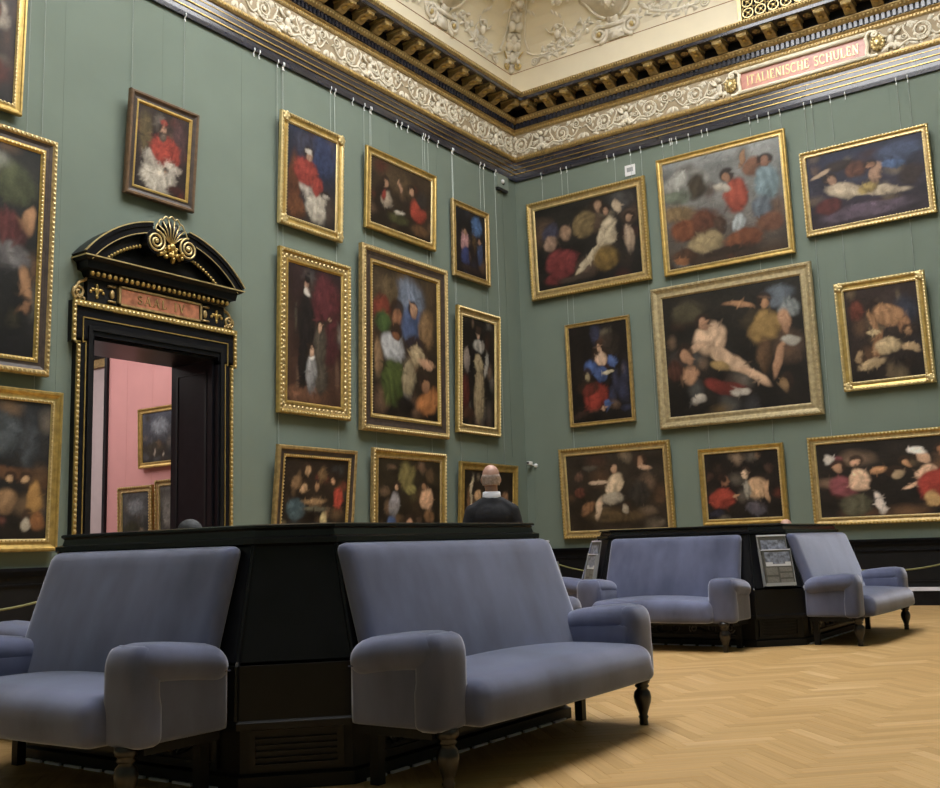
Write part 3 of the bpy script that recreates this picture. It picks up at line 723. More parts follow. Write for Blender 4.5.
# room beyond the doorway
YP = -6.0
struct(MB().box(-4.43, -TW, YP, YP+.2, 0, 5.3).obj('wall_beyond_back', M_pink), 'pink wall of the room beyond the doorway', 'wall')
struct(MB().box(-9.2, -9.0, -14.5, -3, 0, 5.3).obj('wall_beyond_left', M_pale), 'pale wall at the end of the room beyond', 'wall')
struct(MB().box(-9.0, -TW, -14.5, -14.3, 0, 5.3).obj('wall_beyond_front', M_pink), 'pink side wall of the room beyond', 'wall')
pw = struct(MB().box(-9.0, -4.47, -5.35, -5.15, 0, 4.45).obj('wall_beyond_far', M_pale), 'pale wall strip seen past the pink wall', 'wall')
pc = MB(); pc.box(-9.0, -4.47, -5.42, -5.15, 4.45, 4.60); pc.box(-9.0, -4.47, -5.50, -5.15, 4.75, 4.85); pc.obj('beyond_cornice', M_golda, pw)
MB().box(-9.0, -4.47, -5.45, -5.15, 4.60, 4.75).obj('beyond_frieze', M_black, pw)
struct(MB().box(-4.50, -4.43, YP-.05, YP+.2, 0, 5.3).obj('trim_4', M_black), 'black upright edge of the pink wall', 'trim')
struct(MB().box(-9.2, -.9, -14.5, -3, -.12, 0).obj('floor_beyond', M_brnwood), 'dark wooden floor of the room beyond', 'floor')
cb2 = struct(MB().box(-9.2, -TW, -14.5, -3, 5.3, 5.4).obj('ceiling_beyond', M_pale), 'pale ceiling of the room beyond', 'ceiling')
M_fillglow = mat('added_fill_glow', (.9, .9, .9), .4, emit=((1, .96, .93), 3.2))
MB().box(-7.5, -1.8, -12.0, -6.9, 5.26, 5.30).obj('fill_glow_panel', M_fillglow, cb2)  # unseen glowing panel added to light the room beyond
for s in (-3.95, -3.3, -2.6): MB().box(s, s+.006, YP-.002, YP, 0, 5.3).obj('fabric_seam', mat('pink_seam', (.58, .275, .265), .9), bpy.data.objects['wall_beyond_back'])
lamp = tag(empty('ceiling_spotlight', (-3.08, -6.5, 4.31)), 'small white ceiling spotlight in the pink room', 'spotlight')
MB().lathe([(.0, -.02), (.09, -.02), (.10, .0), (.10, .03), (.07, .05), (.0, .06)], 16).obj('lamp_housing', M_white, lamp, True)
MB().lathe([(.0, -.045), (.05, -.04), (.085, -.022), (.0, -.02)], 16).obj('lamp_lens', M_lamp, lamp, True)
MB().lathe([(.012, .06), (.012, .99)], 8).obj('drop_rod', M_white, lamp)

# ================================================================== PAINTINGS
def vnoise(nx, ny, freq, rng):
    gx, gy = max(2, int(freq)), max(2, int(freq)); g = rng.random((gy+2, gx+2))
    X = np.linspace(0, gx, nx, endpoint=False); Y = np.linspace(0, gy, ny, endpoint=False)
    xi = X.astype(int); yi = Y.astype(int); fx = X-xi; fy = Y-yi; fx = fx*fx*(3-2*fx); fy = fy*fy*(3-2*fy)
    a = g[np.ix_(yi, xi)]; b = g[np.ix_(yi, xi+1)]; c = g[np.ix_(yi+1, xi)]; d = g[np.ix_(yi+1, xi+1)]
    return (a*(1-fx)+b*fx)*(1-fy)[:, None]+(c*(1-fx)+d*fx)*fy[:, None]
def paint(nx, ny, asp, bg, blobs, gain, seed):
    """generic composition: a ground and soft colour masses; returns linear rgb (ny,nx,3), row 0 at the bottom"""
    rng = np.random.default_rng(seed)
    X, Y = np.meshgrid(np.linspace(0, 1, nx), np.linspace(1, 0, ny))
    wx, wy = [(vnoise(nx, ny, 5, rng)-.5)*.05+(vnoise(nx, ny, 12, rng)-.5)*.025+(vnoise(nx, ny, 26, rng)-.5)*.010 for _ in (0, 1)]
    top, bot = [np.array(lin(c)) for c in (bg if isinstance(bg, tuple) else (bg, bg))]
    img = top*(1-Y[..., None])+bot*Y[..., None]
    img = img*(.6+.8*vnoise(nx, ny, 7, rng))[..., None]
    pal = [np.array(lin(q.split()[5])) for q in blobs.strip().split('\n')]
    for k in range(14):      # secondary half-lost shapes in the ground, in the picture's own colours
        col = pal[rng.integers(len(pal))]*.35+np.array(lin('4a3626'))*.35; cx_, cy_ = rng.random(2); rr = rng.uniform(.05, .16, 2)
        r = np.sqrt(((X+wx-cx_)/rr[0])**2+((Y+wy-cy_)/rr[1])**2); a = np.clip((1-r)/.8, 0, 1)[..., None]*.7
        img = img*(1-a)+col*a
    for row in blobs.strip().split('\n'):
        t = row.split(); cx_, cy_, rx, ry, rot = map(float, t[:5]); col = np.array(lin(t[5])); soft = (float(t[6]) if len(t) > 6 else .35)+.02; rx *= 1.06; ry *= 1.06
        if col[0] > 1.25*col[2] and col[0] > .12 and .025 < ry < .105 and .5 < rx*asp/ry < 1.6:      # a face: dark hair behind it
            hd = np.sqrt(((X-cx_+.1*rx)/(rx*1.2))**2+((Y-cy_+.35*ry)/(ry*1.05))**2); a = np.clip((1-hd)/.3, 0, 1)[..., None]*.9
            img = img*(1-a)+np.array(lin('33231a'))*a
            rx *= .8; ry *= .9
        dx = (X+wx-cx_)*asp; dy = Y+wy-cy_; c, s_ = math.cos(math.radians(rot)), math.sin(math.radians(rot))
        u_ = (dx*c+dy*s_)/(rx*asp); v_ = (-dx*s_+dy*c)/ry
        r = np.sqrt(u_*u_+v_*v_); a = np.clip((1-r)/soft, 0, 1); a = a*a*(3-2*a)
        fold = np.sin((u_*c-v_*s_)*7+(vnoise(nx, ny, 6, rng)-.5)*14)*.16 if min(rx, ry) > .06 else 0
        sh = 1.06-.34*np.clip(u_*.5+v_*.6, -1, 1)-.35*np.clip(r, 0, 1)**2+(vnoise(nx, ny, 18, rng)-.5)*.45+fold      # brush modelling of the painted mass
        img = img*(1-a[..., None])+np.clip(col*sh[..., None], 0, 1)*a[..., None]
    for k in range(260):      # brush dabs in the local colour
        cx_, cy_ = int(rng.random()*nx), int(rng.random()*ny); hw_ = max(2, int(rng.uniform(.012, .035)*ny)); ang = rng.random()*PI
        x0, x1, y0, y1 = max(0, cx_-2*hw_), min(nx, cx_+2*hw_), max(0, cy_-2*hw_), min(ny, cy_+2*hw_)
        gy, gx = np.mgrid[y0:y1, x0:x1]; gx = gx-cx_; gy = gy-cy_; c, s_ = math.cos(ang), math.sin(ang)
        r = np.sqrt(((gx*c+gy*s_)/(2*hw_))**2+((-gx*s_+gy*c)/(.45*hw_))**2); a = (np.clip((1-r)/.5, 0, 1)*.75)[..., None]
        img[y0:y1, x0:x1] = img[y0:y1, x0:x1]*(1-a)+img[cy_, cx_]*rng.uniform(.65, 1.35)*a
    img = img*(.88+.24*vnoise(nx, ny, 40, rng))[..., None]
    lum = (img*np.array((.3, .55, .15))).sum(-1, keepdims=True); img = img*.76+lum*np.array((.27, .235, .19))      # aged varnish
    return np.clip(img*gain, .003, .85)
def painting(side, s0, s1, z0, h, tilt, style, fw, bg, blobs, gain, label, wires=(.12, .88), wtop=ZC, off=.045, root_off=None, res=58):
    D = .035+fw*.22
    if side == 'L': s1 += D
    elif side == 'B': s0 += .5*D
    w = abs(s1-s0); mid = (s0+s1)/2
    if side == 'L': loc, rz = (off, -mid, z0), PI/2
    elif side == 'B': loc, rz = (mid, -off, z0), 0
    else: loc, rz = (mid, YP-off, z0), 0
    rot = (math.radians(tilt), 0, rz); r = empty('framed_painting', loc, rot)
    tag(r, label, 'painting', 'paintings hung on the walls'); Mi = wmat(loc, rot).inverted()
    def ring(t, dp): return [(-w/2+t, -dp, t), (w/2-t, -dp, t), (w/2-t, -dp, h-t), (-w/2+t, -dp, h-t)]
    outer, mid_m, inner, orn = style
    a, b = fw*.34, fw*.74
    MB().loop([(0, 0), (0, D*.75), (a*.25, D), (a*.75, D), (a, D*.8), (a, 0)], lambda p: ring(*p)).obj('outer_moulding', outer, r)
    MB().loop([(a, 0), (a, D*.78), ((a+b)/2, D*.60), (b, D*.62), (b, 0)], lambda p: ring(*p)).obj('frame_hollow', mid_m, r)
    MB().loop([(b, 0), (b, D*.70), (b+(fw-b)*.5, D*.72), (fw, D*.42), (fw, .0)], lambda p: ring(*p)).obj('inner_moulding', inner, r)
    if orn:
        mb = MB()
        def row(t, dp, st, rr):
            for (p, q) in zip(ring(t, dp), ring(t, dp)[1:]+ring(t, dp)[:1]):
                L_ = (Vector(q)-Vector(p)).length; n = max(2, int(L_/st))
                for i in range(n): mb.ell(Vector(p).lerp(Vector(q), (i+.5)/n), rr, 6, 4)
        if 'o' in orn: row(a*.5, D*1.0, .055, (.018, .014, .018))
        if 'i' in orn: row((b+fw)/2, D*.70, .045, (.014, .012, .014))
        if 'm' in orn: row((a+b)/2, D*.64, .085, (.024, .014, .024))
        tag(mb.obj('carved_beading', M_goldp if outer is not M_goldg else M_goldg, r), kind='stuff')
        if 'c' in orn:
            for sx in (-1, 1):
                for zz in (fw*.5, h-fw*.5):
                    mb = MB(); cx_ = sx*(w/2-fw*.5)
                    mb.ell((cx_, -D*.95, zz), (fw*.48, .02, fw*.48), 8, 5)
                    for k in range(5): mb.ell((cx_+fw*.35*math.cos(k*1.257), -D*1.05, zz+fw*.35*math.sin(k*1.257)), (fw*.2, .014, fw*.2), 6, 4)
                    mb.obj('corner_ornament', M_goldp, r, True)
    cw, ch = w-2*fw+.01, h-2*fw+.01
    nx, ny = max(12, int(cw*res)), max(12, int(ch*res))
    img = paint(nx, ny, cw/ch, bg, blobs, gain, int(abs(s0)*97+z0*31))
    img = img[::-1] if False else img
    X, Z = np.meshgrid(np.linspace(-cw/2, cw/2, nx), np.linspace(fw-.005, h-fw+.005, ny))
    V = np.stack([X, np.full_like(X, -D*.40), Z], -1).reshape(-1, 3)
    idx = np.arange(nx*ny).reshape(ny, nx); Fq = np.stack([idx[:-1, :-1], idx[:-1, 1:], idx[1:, 1:], idx[1:, :-1]], -1).reshape(-1, 4)
    me = bpy.data.meshes.new('canvas'); me.from_pydata(V.tolist(), [], Fq.tolist()); me.materials.append(M_canvas)
    at = me.color_attributes.new('paint', 'FLOAT_COLOR', 'POINT')
    at.data.foreach_set('color', np.concatenate([img, np.ones((ny, nx, 1))], -1).astype(np.float32).ravel()); me.update()
    co = bpy.data.objects.new('canvas', me); COL.objects.link(co); co.parent = r
    MB().box(-w/2+.01, w/2-.01, -D*.36, .0, .01, h-.01).obj('backing_board', M_brnwood, r)
    # two hanging wires with hooks on the picture rail
    t = math.radians(tilt); zt = z0+h*math.cos(t)*.97
    for q in wires:
        s = s0+(s1-s0)*q
        P = (lambda d_, z_: (d_, -s, z_)) if side == 'L' else ((lambda d_, z_: (s, -d_, z_)) if side == 'B' else (lambda d_, z_: (s, YP-d_, z_)))
        wz = MB().tube([P(.025, wtop), P(.025, z0+h*.8)], .0036, 5).obj('hanging_wire', M_wire, r, inv=Mi)
        if wtop == ZC:
            hk = MB(); hk.tube([P(.055, wtop+.02), P(.06, wtop-.02), P(.03, wtop-.05), P(.035, wtop-.09), P(.05, wtop-.10)], .008, 6); hk.obj('rail_hook', M_hook, wz, inv=Mi)
    return r
G, GA = M_gold, M_golda
S_gold = (M_gold, M_gold, M_goldp, 'i'); S_goldo = (M_gold, M_golda, M_goldp, 'oi'); S_plain = (M_gold, M_gold, M_gold, '')
S_dark = (M_golda, M_dkwood, M_gold, 'i'); S_darko = (M_golda, M_dkwood, M_gold, 'oi'); S_corner = (M_goldp, M_gold, M_goldp, 'oic')
S_grey = (M_goldg, M_goldg, M_goldg, 'o'); S_brn = (M_brnwood, M_dkwood, M_golda, ''); S_diam = (M_gold, M_golda, M_gold, 'om'); S_thin = (M_golda, M_gold, M_golda, '')
GT, GM, GB = .60, .85, 1.25
# ---- left wall
painting('L', 9.108, 7.982, 5.430, 1.311, 4.1, S_brn[:2]+(M_gold, ''), .14, ('3a2a24', '2a1e1c'), '''
.16 .30 .16 .32 0 6b5a32 .5
.82 .35 .20 .40 0 5a3a3c .6
.45 .82 .36 .24 0 d8cfbe .3
.30 .62 .20 .12 20 c9c0b0 .4
.55 .48 .34 .19 15 b8321f .3
.72 .64 .18 .08 20 d8ccbc .4
.50 .25 .085 .085 0 b98a6c .4
.50 .33 .07 .06 0 7a6858 .5
.50 .16 .11 .045 0 b8321f .4
.60 .72 .05 .04 0 b98a6c .5
.75 .92 .18 .07 0 4a1c18 .5''', GT, 'painting of a seated figure in red cape and white robe, directly above the doorway')
painting('L', 6.524, 5.129, 5.685, 1.673, 2.15, S_corner, .15, ('2c3550', '332a26'), '''
.70 .22 .40 .30 0 35456e .5
.35 .15 .25 .20 0 3c3f55 .5
.15 .62 .16 .40 0 6a3a1e .4
.20 .88 .22 .16 0 7a4522 .4
.62 .80 .26 .20 25 cfc6b4 .35
.40 .62 .18 .10 15 d2c8ba .4
.38 .46 .28 .18 15 a8332a .3
.62 .58 .12 .12 20 a8332a .4
.44 .27 .10 .08 0 b98a70 .35
.42 .21 .09 .04 0 d8d0c4 .4
.80 .66 .10 .05 0 d2c8ba .4
.88 .80 .14 .20 0 4a3d36 .5''', GT, 'painting of a seated figure in short red cape before a blue curtain, ornate gold frame')
painting('L', 4.645, 2.746, 6.078, 1.336, 2.4, S_gold, .125, ('4a3826', '2e2318'), '''
.45 .25 .30 .25 0 5f4a30 .6
.20 .55 .17 .30 0 2a1d17 .4
.24 .32 .055 .08 0 c08f6d .4
.26 .56 .10 .16 10 b9a68e .4
.22 .50 .05 .12 0 9a2f24 .5
.45 .70 .10 .05 0 d0c8b8 .4
.44 .80 .20 .10 0 4a4a26 .5
.66 .30 .06 .08 0 c08f6d .4
.76 .58 .17 .22 30 b53a24 .35
.48 .30 .03 .12 -25 c08f6d .5
.84 .38 .13 .18 20 3a3330 .5
.80 .88 .18 .09 0 6d4a2a .5''', GT, 'landscape painting of two figures at a table, one in red, against brown')
painting('L', 2.297, 1.080, 5.775, 1.397, .7, S_thin, .115, ('25262c', '241c1b'), '''
.70 .20 .22 .20 0 4a78b0 .4
.40 .22 .22 .14 0 1e1c20 .5
.28 .50 .14 .22 0 c78f92 .35
.30 .72 .16 .16 0 39477e .4
.30 .35 .07 .06 0 c08f6d .4
.62 .48 .10 .22 0 57422a .4
.80 .62 .11 .20 0 3b5079 .4
.78 .44 .07 .06 0 b98a6c .4
.45 .90 .40 .08 0 3a2c28 .5
.55 .62 .06 .14 0 2a2020 .5''', GT, 'small upright painting with pink and blue robed figures, near the corner of the room')
painting('L', 6.562, 5.001, 2.971, 2.357, 1.1, S_diam, .19, ('2f2022', '4a2f22'), '''
.72 .28 .30 .30 0 5c242c .4
.75 .60 .26 .16 0 4a1f24 .5
.35 .94 .42 .08 0 6d4630 .4
.34 .42 .17 .26 0 241d1d .3
.28 .72 .10 .20 0 201a1a .3
.35 .15 .075 .055 0 b98a70 .35
.36 .20 .09 .035 0 cfc8c0 .4
.36 .09 .07 .05 0 1c1718 .4
.62 .42 .16 .04 -15 3a2f28 .4
.78 .37 .05 .025 -15 c59a7c .4
.60 .58 .16 .20 0 4f473c .35
.62 .80 .15 .16 0 4c443a .35
.60 .44 .06 .05 0 c59a7c .35
.44 .78 .11 .17 0 8a8a8c .3
.44 .62 .065 .05 0 c59a7c .35
.44 .66 .07 .02 0 d4d0cc .4
.16 .40 .035 .13 0 4f473c .5''', GM, 'painting of a dark-clad standing adult, a kneeling adult and a child in grey')
painting('L', 4.838, 2.510, 2.859, 2.909, 1.2, S_darko, .28, ('4a3a26', '231a14'), '''
.55 .18 .28 .18 0 6b7a90 .5
.25 .15 .22 .12 0 5b4a30 .5
.15 .28 .16 .10 0 7a3020 .4
.18 .36 .14 .09 20 3f5a28 .4
.38 .30 .10 .08 0 8a5a3a .4
.62 .38 .20 .17 -20 3e5278 .35
.62 .26 .07 .06 0 b98a68 .35
.82 .36 .15 .16 0 7a5c38 .4
.30 .54 .20 .13 20 a9adb2 .35
.36 .44 .08 .06 0 7a4a2c .4
.66 .54 .17 .09 10 b09a72 .35
.82 .60 .16 .04 10 b98a68 .4
.30 .78 .20 .18 0 46561f .3
.55 .72 .12 .16 0 9a8a68 .4
.86 .88 .22 .11 -25 b06a2a .35
.80 .76 .10 .06 0 9a6a48 .4
.08 .62 .08 .16 0 8a6a48 .5
.50 .92 .20 .08 0 1c1612 .5''', GM, 'largest painting on the doorway wall, crowded scene in blue, green and orange')
painting('L', 2.339, .926, 3.006, 2.219, 2.2, S_goldo, .165, ('1f1816', '1a1412'), '''
.52 .70 .17 .30 0 a08c68 .3
.50 .42 .14 .10 0 ab9872 .35
.52 .25 .20 .07 0 a09c94 .4
.50 .15 .06 .055 0 c9a184 .35
.50 .11 .09 .05 0 3a2820 .5
.15 .40 .12 .12 0 8a7c74 .4
.12 .70 .14 .20 0 5a2018 .4
.72 .42 .06 .14 10 a09c94 .4
.20 .90 .2 .07 0 4a2c1e .5''', GM, 'tall narrow painting of one standing figure in a long pale gown')
painting('L', 6.68, 5.00, 1.22, 1.305, 5.5, S_dark, .16, ('2a2018', '1c1510'), '''
.20 .72 .16 .18 0 38505a .4
.30 .42 .08 .09 0 b08a62 .4
.18 .34 .10 .10 0 7a5c3c .45
.36 .18 .08 .09 0 a8845c .45
.52 .40 .07 .08 0 9a7450 .5
.60 .24 .08 .16 0 6a5030 .5
.86 .55 .10 .20 0 a2301f .35
.76 .30 .05 .07 0 c09068 .4
.80 .22 .08 .08 0 241814 .5
.50 .72 .24 .05 0 5a5848 .4
.64 .88 .06 .14 15 b0a070 .4
.48 .60 .22 .05 0 9a7850 .5''', GB, 'dark candle-lit gathering painting with a red garment, lowest row beside the doorway')
painting('L', 4.62, 2.68, 1.15, 1.455, 2.0, (M_golda, M_gold, M_golda, 'o'), .15, ('2c2416', '1a140e'), '''
.45 .22 .16 .22 0 6a6030 .5
.52 .40 .10 .08 0 7a7238 .5
.26 .60 .10 .18 20 7c7a80 .35
.22 .88 .09 .14 0 34507e .4
.30 .38 .05 .06 0 b08a68 .4
.78 .52 .12 .15 0 b58a68 .35
.72 .36 .05 .06 0 8a6444 .4
.80 .76 .10 .12 0 6a4a2c .4
.50 .84 .06 .08 0 b5886a .4
.84 .20 .10 .14 0 4a3824 .5
.62 .68 .10 .14 0 2c2014 .5''', GB, 'brown painting of two facing figures, one in blue and one bare shouldered, lowest row')
painting('L', 2.36, .49, 1.15, 1.36, 3.0, S_plain, .14, ('241b14', '1a130e'), '''
.14 .45 .04 .44 4 a89c80 .4
.28 .40 .08 .10 0 a8845c .4
.32 .70 .14 .25 0 9a8450 .4
.10 .50 .05 .30 0 6a4a2c .5
.58 .45 .10 .12 0 8a6448 .45
.84 .40 .09 .12 0 7a583c .45
.80 .70 .16 .20 0 3a2a1e .5''', GB, 'gold framed dark painting that the standing person looks at')
painting('L', 11.9, 10.40, 5.93, 2.0, 1.5, S_gold, .11, ('38302e', '2c2420'), '''
.80 .46 .13 .12 0 b8aa98 .4
.80 .46 .06 .08 0 8a5a40 .4
.80 .82 .18 .12 0 6a2a1c .5
.45 .5 .25 .3 0 4a3c34 .6''', GT, 'gold framed painting with a pale oval patch, topmost beside the doorway', (.3, .95))
painting('L', 12.0, 9.97, 3.05, 2.69, 1.0, S_darko, .19, ('232420', '1b1a1c'), '''
.62 .10 .20 .08 0 8a8c80 .5
.80 .18 .22 .12 0 4a5232 .5
.92 .34 .05 .10 15 a8784e .4
.80 .40 .12 .05 -20 a8784e .4
.76 .44 .15 .14 0 5a2424 .4
.80 .54 .17 .07 0 6c6a6c .4
.92 .66 .05 .10 -15 a8784e .4
.94 .78 .04 .04 0 8a6040 .5
.5 .6 .3 .3 0 232428 .6''', GM, 'big dark painting of a striding figure in maroon beside the doorway', (.1, .84))
painting('L', 12.3, 9.82, 1.155, 1.73, 1.5, S_gold, .135, ('23262a', '1c1712'), '''
.72 .24 .14 .20 0 3c444a .5
.88 .30 .06 .26 0 343a40 .5
.70 .52 .3 .06 0 5a3c26 .5
.78 .72 .07 .10 0 7a5c3c .4
.94 .70 .05 .14 0 9a7030 .4
.80 .56 .03 .035 0 a8845c .4
.88 .56 .03 .035 0 a8845c .4
.90 .88 .03 .08 0 a09888 .4
.96 .86 .05 .10 0 7a4c24 .4
.70 .86 .10 .06 0 6a3c34 .5''', GB, 'gold framed crowd scene before dark columns, lowest beside the doorway')
# ---- wall with the lettered tablet
painting('B', .292, 2.811, 5.657, 1.898, 2.2, S_goldo, .17, ('2c2924', '262220'), '''
.85 .12 .16 .16 20 4a4848 .5
.14 .34 .10 .16 0 4a4a62 .4
.14 .46 .08 .12 0 c09a80 .4
.24 .72 .18 .17 15 8c3438 .3
.20 .88 .16 .08 0 7a2c30 .4
.30 .36 .07 .12 0 b08a6c .4
.48 .30 .12 .17 0 8a7448 .35
.62 .14 .06 .09 0 b08a6c .4
.70 .46 .09 .22 20 d6c4a2 .3
.54 .72 .22 .06 -42 d6c4a2 .35
.70 .20 .05 .06 0 b98a6c .35
.82 .16 .04 .10 -20 d0b898 .4
.68 .76 .14 .16 0 8a6c2a .35
.90 .58 .06 .18 0 b59a80 .35
.92 .34 .05 .06 0 b08a6c .4
.36 .92 .22 .05 0 4a3e34 .5''', GT, 'landscape painting of reclining pale nude with red drapery, nearest the corner in the top row')
painting('B', 3.028, 5.369, 5.647, 2.115, 2.3, S_gold, .11, ('9aa0a0', '4a3420'), '''
.20 .22 .26 .14 0 a8aaa4 .5
.10 .34 .20 .07 0 74806e .5
.30 .28 .08 .14 0 4a4030 .5
.12 .50 .20 .12 0 8a7048 .5
.16 .66 .14 .10 0 8a4a26 .4
.34 .60 .16 .12 0 6a3a24 .4
.34 .80 .16 .12 0 b09a6a .35
.14 .88 .12 .08 0 5a3c28 .4
.10 .93 .06 .04 0 a86a3a .4
.62 .44 .12 .18 10 b5452a .3
.56 .26 .06 .07 0 a87858 .35
.50 .36 .10 .05 20 c8c0b0 .4
.70 .12 .03 .10 15 b08058 .4
.78 .22 .10 .10 0 8a5a40 .4
.88 .38 .10 .18 0 7896a0 .35
.88 .20 .06 .06 0 9a6a50 .4
.82 .58 .09 .12 0 6a7a88 .4
.62 .70 .07 .10 0 b0bcc0 .35
.66 .84 .20 .10 0 8a4a24 .35
.46 .66 .06 .10 0 5a4030 .4
.88 .74 .12 .12 0 7a4a30 .4
.50 .92 .30 .05 0 3a2a1e .5''', GT, 'many-figured outdoor scene painting with grey sky and an orange-red cloak')
painting('B', 5.542, 7.541, 5.862, 1.400, 2.8, S_goldo, .10, ('2c3450', '3a2c34'), '''
.80 .18 .24 .16 0 46587e .5
.74 .32 .14 .07 0 4a6ea0 .4
.30 .20 .20 .10 0 3a2c28 .5
.44 .30 .12 .14 0 6a3c28 .4
.50 .86 .46 .12 0 665468 .35
.16 .72 .14 .12 0 6a2a28 .4
.30 .54 .18 .12 10 d4bfa0 .3
.62 .64 .30 .065 8 d4bfa0 .35
.20 .38 .06 .08 0 b98a6c .35
.12 .26 .10 .04 -20 c8a888 .4
.52 .58 .10 .09 0 b59a4a .4
.60 .42 .06 .16 15 c09272 .35
.56 .30 .05 .06 0 b07a58 .35
.88 .52 .12 .16 0 3a2a26 .5''', GT, 'painting of reclining pale nude with small winged figure under blue sky')
painting('B', 1.001, 2.346, 3.166, 1.912, 1.2, S_thin, .075, ('211a17', '1c1613'), '''
.70 .22 .20 .18 0 362c24 .6
.54 .36 .14 .09 0 c8a488 .35
.52 .24 .065 .06 0 c09474 .35
.55 .18 .09 .05 0 4a3020 .5
.36 .44 .13 .09 20 3c5c98 .35
.72 .40 .10 .07 0 44629c .35
.52 .52 .12 .10 0 3c568c .35
.64 .52 .12 .025 -8 c8bc98 .4
.30 .54 .07 .08 0 a8946c .4
.42 .76 .26 .15 -30 92281c .3
.30 .68 .18 .08 -15 6a241a .4
.54 .88 .05 .03 0 c09474 .4
.62 .84 .06 .05 0 3c5c98 .4
.15 .93 .16 .05 0 3a2820 .5''', GM, 'painting of a seated figure in blue blouse and red skirt, thin gold frame')
painting('B', 2.773, 5.619, 2.966, 2.475, 1.74, S_grey, .20, ('26221c', '1e1915'), '''
.18 .16 .16 .12 0 4a4430 .6
.84 .12 .14 .10 0 5a6672 .5
.90 .24 .08 .09 0 808a8c .4
.66 .30 .12 .10 0 3a3020 .5
.34 .40 .12 .15 20 cda886 .3
.46 .58 .18 .07 30 cda886 .3
.64 .74 .17 .045 32 c8a07e .35
.30 .27 .055 .07 0 b08060 .35
.24 .45 .10 .035 -20 c8a07e .4
.15 .52 .06 .09 0 b58460 .35
.16 .68 .07 .10 0 b58460 .4
.06 .62 .06 .12 0 4a2a20 .5
.42 .80 .18 .07 20 7a2820 .35
.40 .62 .09 .05 20 9a7c44 .4
.75 .16 .05 .06 0 a87850 .35
.56 .17 .12 .03 10 a87850 .4
.74 .36 .11 .17 15 9a7838 .35
.86 .34 .05 .14 0 b58460 .4
.82 .64 .04 .16 15 b58460 .4
.72 .60 .06 .16 0 5a4028 .5
.90 .50 .09 .045 0 a8a498 .4
.22 .88 .07 .04 0 b8b0a4 .4
.52 .86 .07 .035 0 b8b0a4 .4
.86 .84 .04 .08 0 8a6a44 .4''', GM, 'largest painting on the tablet wall, two bare-skinned figures, one in gold drapery, grey-gold frame')
painting('B', 5.917, 7.296, 3.278, 1.714, 3.46, S_corner, .14, ('3a2c28', '241c18'), '''
.15 .24 .14 .14 0 6a3020 .5
.80 .30 .20 .20 0 34394a .5
.40 .24 .12 .12 0 2a1c18 .4
.58 .32 .24 .13 20 a8784c .3
.78 .46 .10 .12 0 9a6a42 .35
.36 .38 .06 .14 -20 a8784c .4
.40 .62 .07 .17 20 9a6a42 .35
.54 .66 .20 .10 5 c8ac7c .3
.30 .82 .22 .06 -14 c0a274 .35
.14 .74 .08 .08 0 a88860 .4
.36 .50 .12 .035 0 c8ac7c .4
.82 .54 .07 .07 0 a0764e .4
.84 .72 .16 .05 15 b8986c .4
.80 .86 .12 .06 0 2c2018 .5''', GM, 'painting of two struggling bare figures in a pale gold ornamented frame')
painting('B', .765, 2.985, 1.15, 1.63, 2.5, S_goldo, .14, ('2c251d', '2a2118'), '''
.50 .82 .40 .12 0 4a3a22 .6
.50 .42 .09 .17 20 c0a888 .3
.36 .36 .12 .03 0 b89c80 .4
.32 .72 .04 .20 20 b89c80 .4
.48 .60 .14 .10 0 8a8070 .4
.50 .22 .04 .06 0 b08868 .4
.78 .16 .06 .08 0 8a6448 .4
.82 .22 .09 .04 10 a88468 .4
.14 .50 .08 .10 0 5a3024 .45
.20 .72 .12 .07 -30 7a5434 .4
.14 .28 .06 .07 0 5a4034 .5
.60 .74 .05 .07 0 8a8070 .4
.74 .55 .12 .20 0 2c2824 .5
.28 .18 .10 .05 0 4a443c .5''', GB, 'dim painting of a dancing pale nude, lowest row by the security camera')
painting('B', 3.452, 4.930, 1.290, 1.279, 1.84, S_gold, .10, ('1d1714', '1a1412'), '''
.22 .70 .20 .18 0 8c2a1c .3
.26 .42 .08 .10 0 8a5c40 .4
.22 .38 .09 .10 0 2c1c16 .5
.40 .66 .07 .03 -20 a87c58 .4
.68 .56 .16 .17 0 b08a64 .3
.56 .34 .06 .09 0 c0a080 .35
.56 .58 .06 .18 0 8a8478 .4
.66 .86 .14 .10 0 4a4650 .4
.82 .62 .04 .18 0 a8805c .4
.86 .28 .08 .09 0 3a2820 .5
.12 .92 .14 .06 0 24283a .5
.06 .34 .06 .09 0 3a2820 .5''', GB, 'square painting of red-robed figure facing a bare-shouldered one, middle of the lowest row')
painting('B', 5.29, 8.35, 1.215, 1.39, 1.5, S_goldo, .125, ('241e1a', '1e1916'), '''
.10 .22 .06 .08 0 7a3c44 .4
.05 .20 .04 .09 0 c0b8b0 .4
.12 .34 .04 .09 0 a87c5c .35
.14 .60 .09 .16 20 7a3a42 .35
.24 .52 .06 .16 0 d0a888 .3
.22 .28 .035 .08 0 c09070 .35
.19 .84 .10 .16 0 4c4a38 .35
.32 .82 .03 .16 -10 c8bcb4 .35
.33 .40 .04 .06 -20 b07c50 .4
.42 .46 .05 .08 0 a08868 .4
.47 .32 .03 .07 0 a87850 .4
.55 .26 .04 .09 0 c89c7c .35
.54 .17 .05 .06 0 d4ccc4 .4
.56 .45 .06 .12 0 cfa484 .3
.50 .62 .05 .03 -20 c89c7c .4
.64 .66 .12 .28 15 98281e .3
.60 .82 .05 .12 10 b08a50 .35
.66 .20 .035 .08 0 8a5a38 .4
.84 .55 .14 .30 0 7a2a20 .4
.80 .25 .04 .09 0 a87850 .4
.92 .45 .06 .20 0 5a4a34 .4''', GB, 'wide painting of merry half-length company with red dress and feathered hats, lowest row')
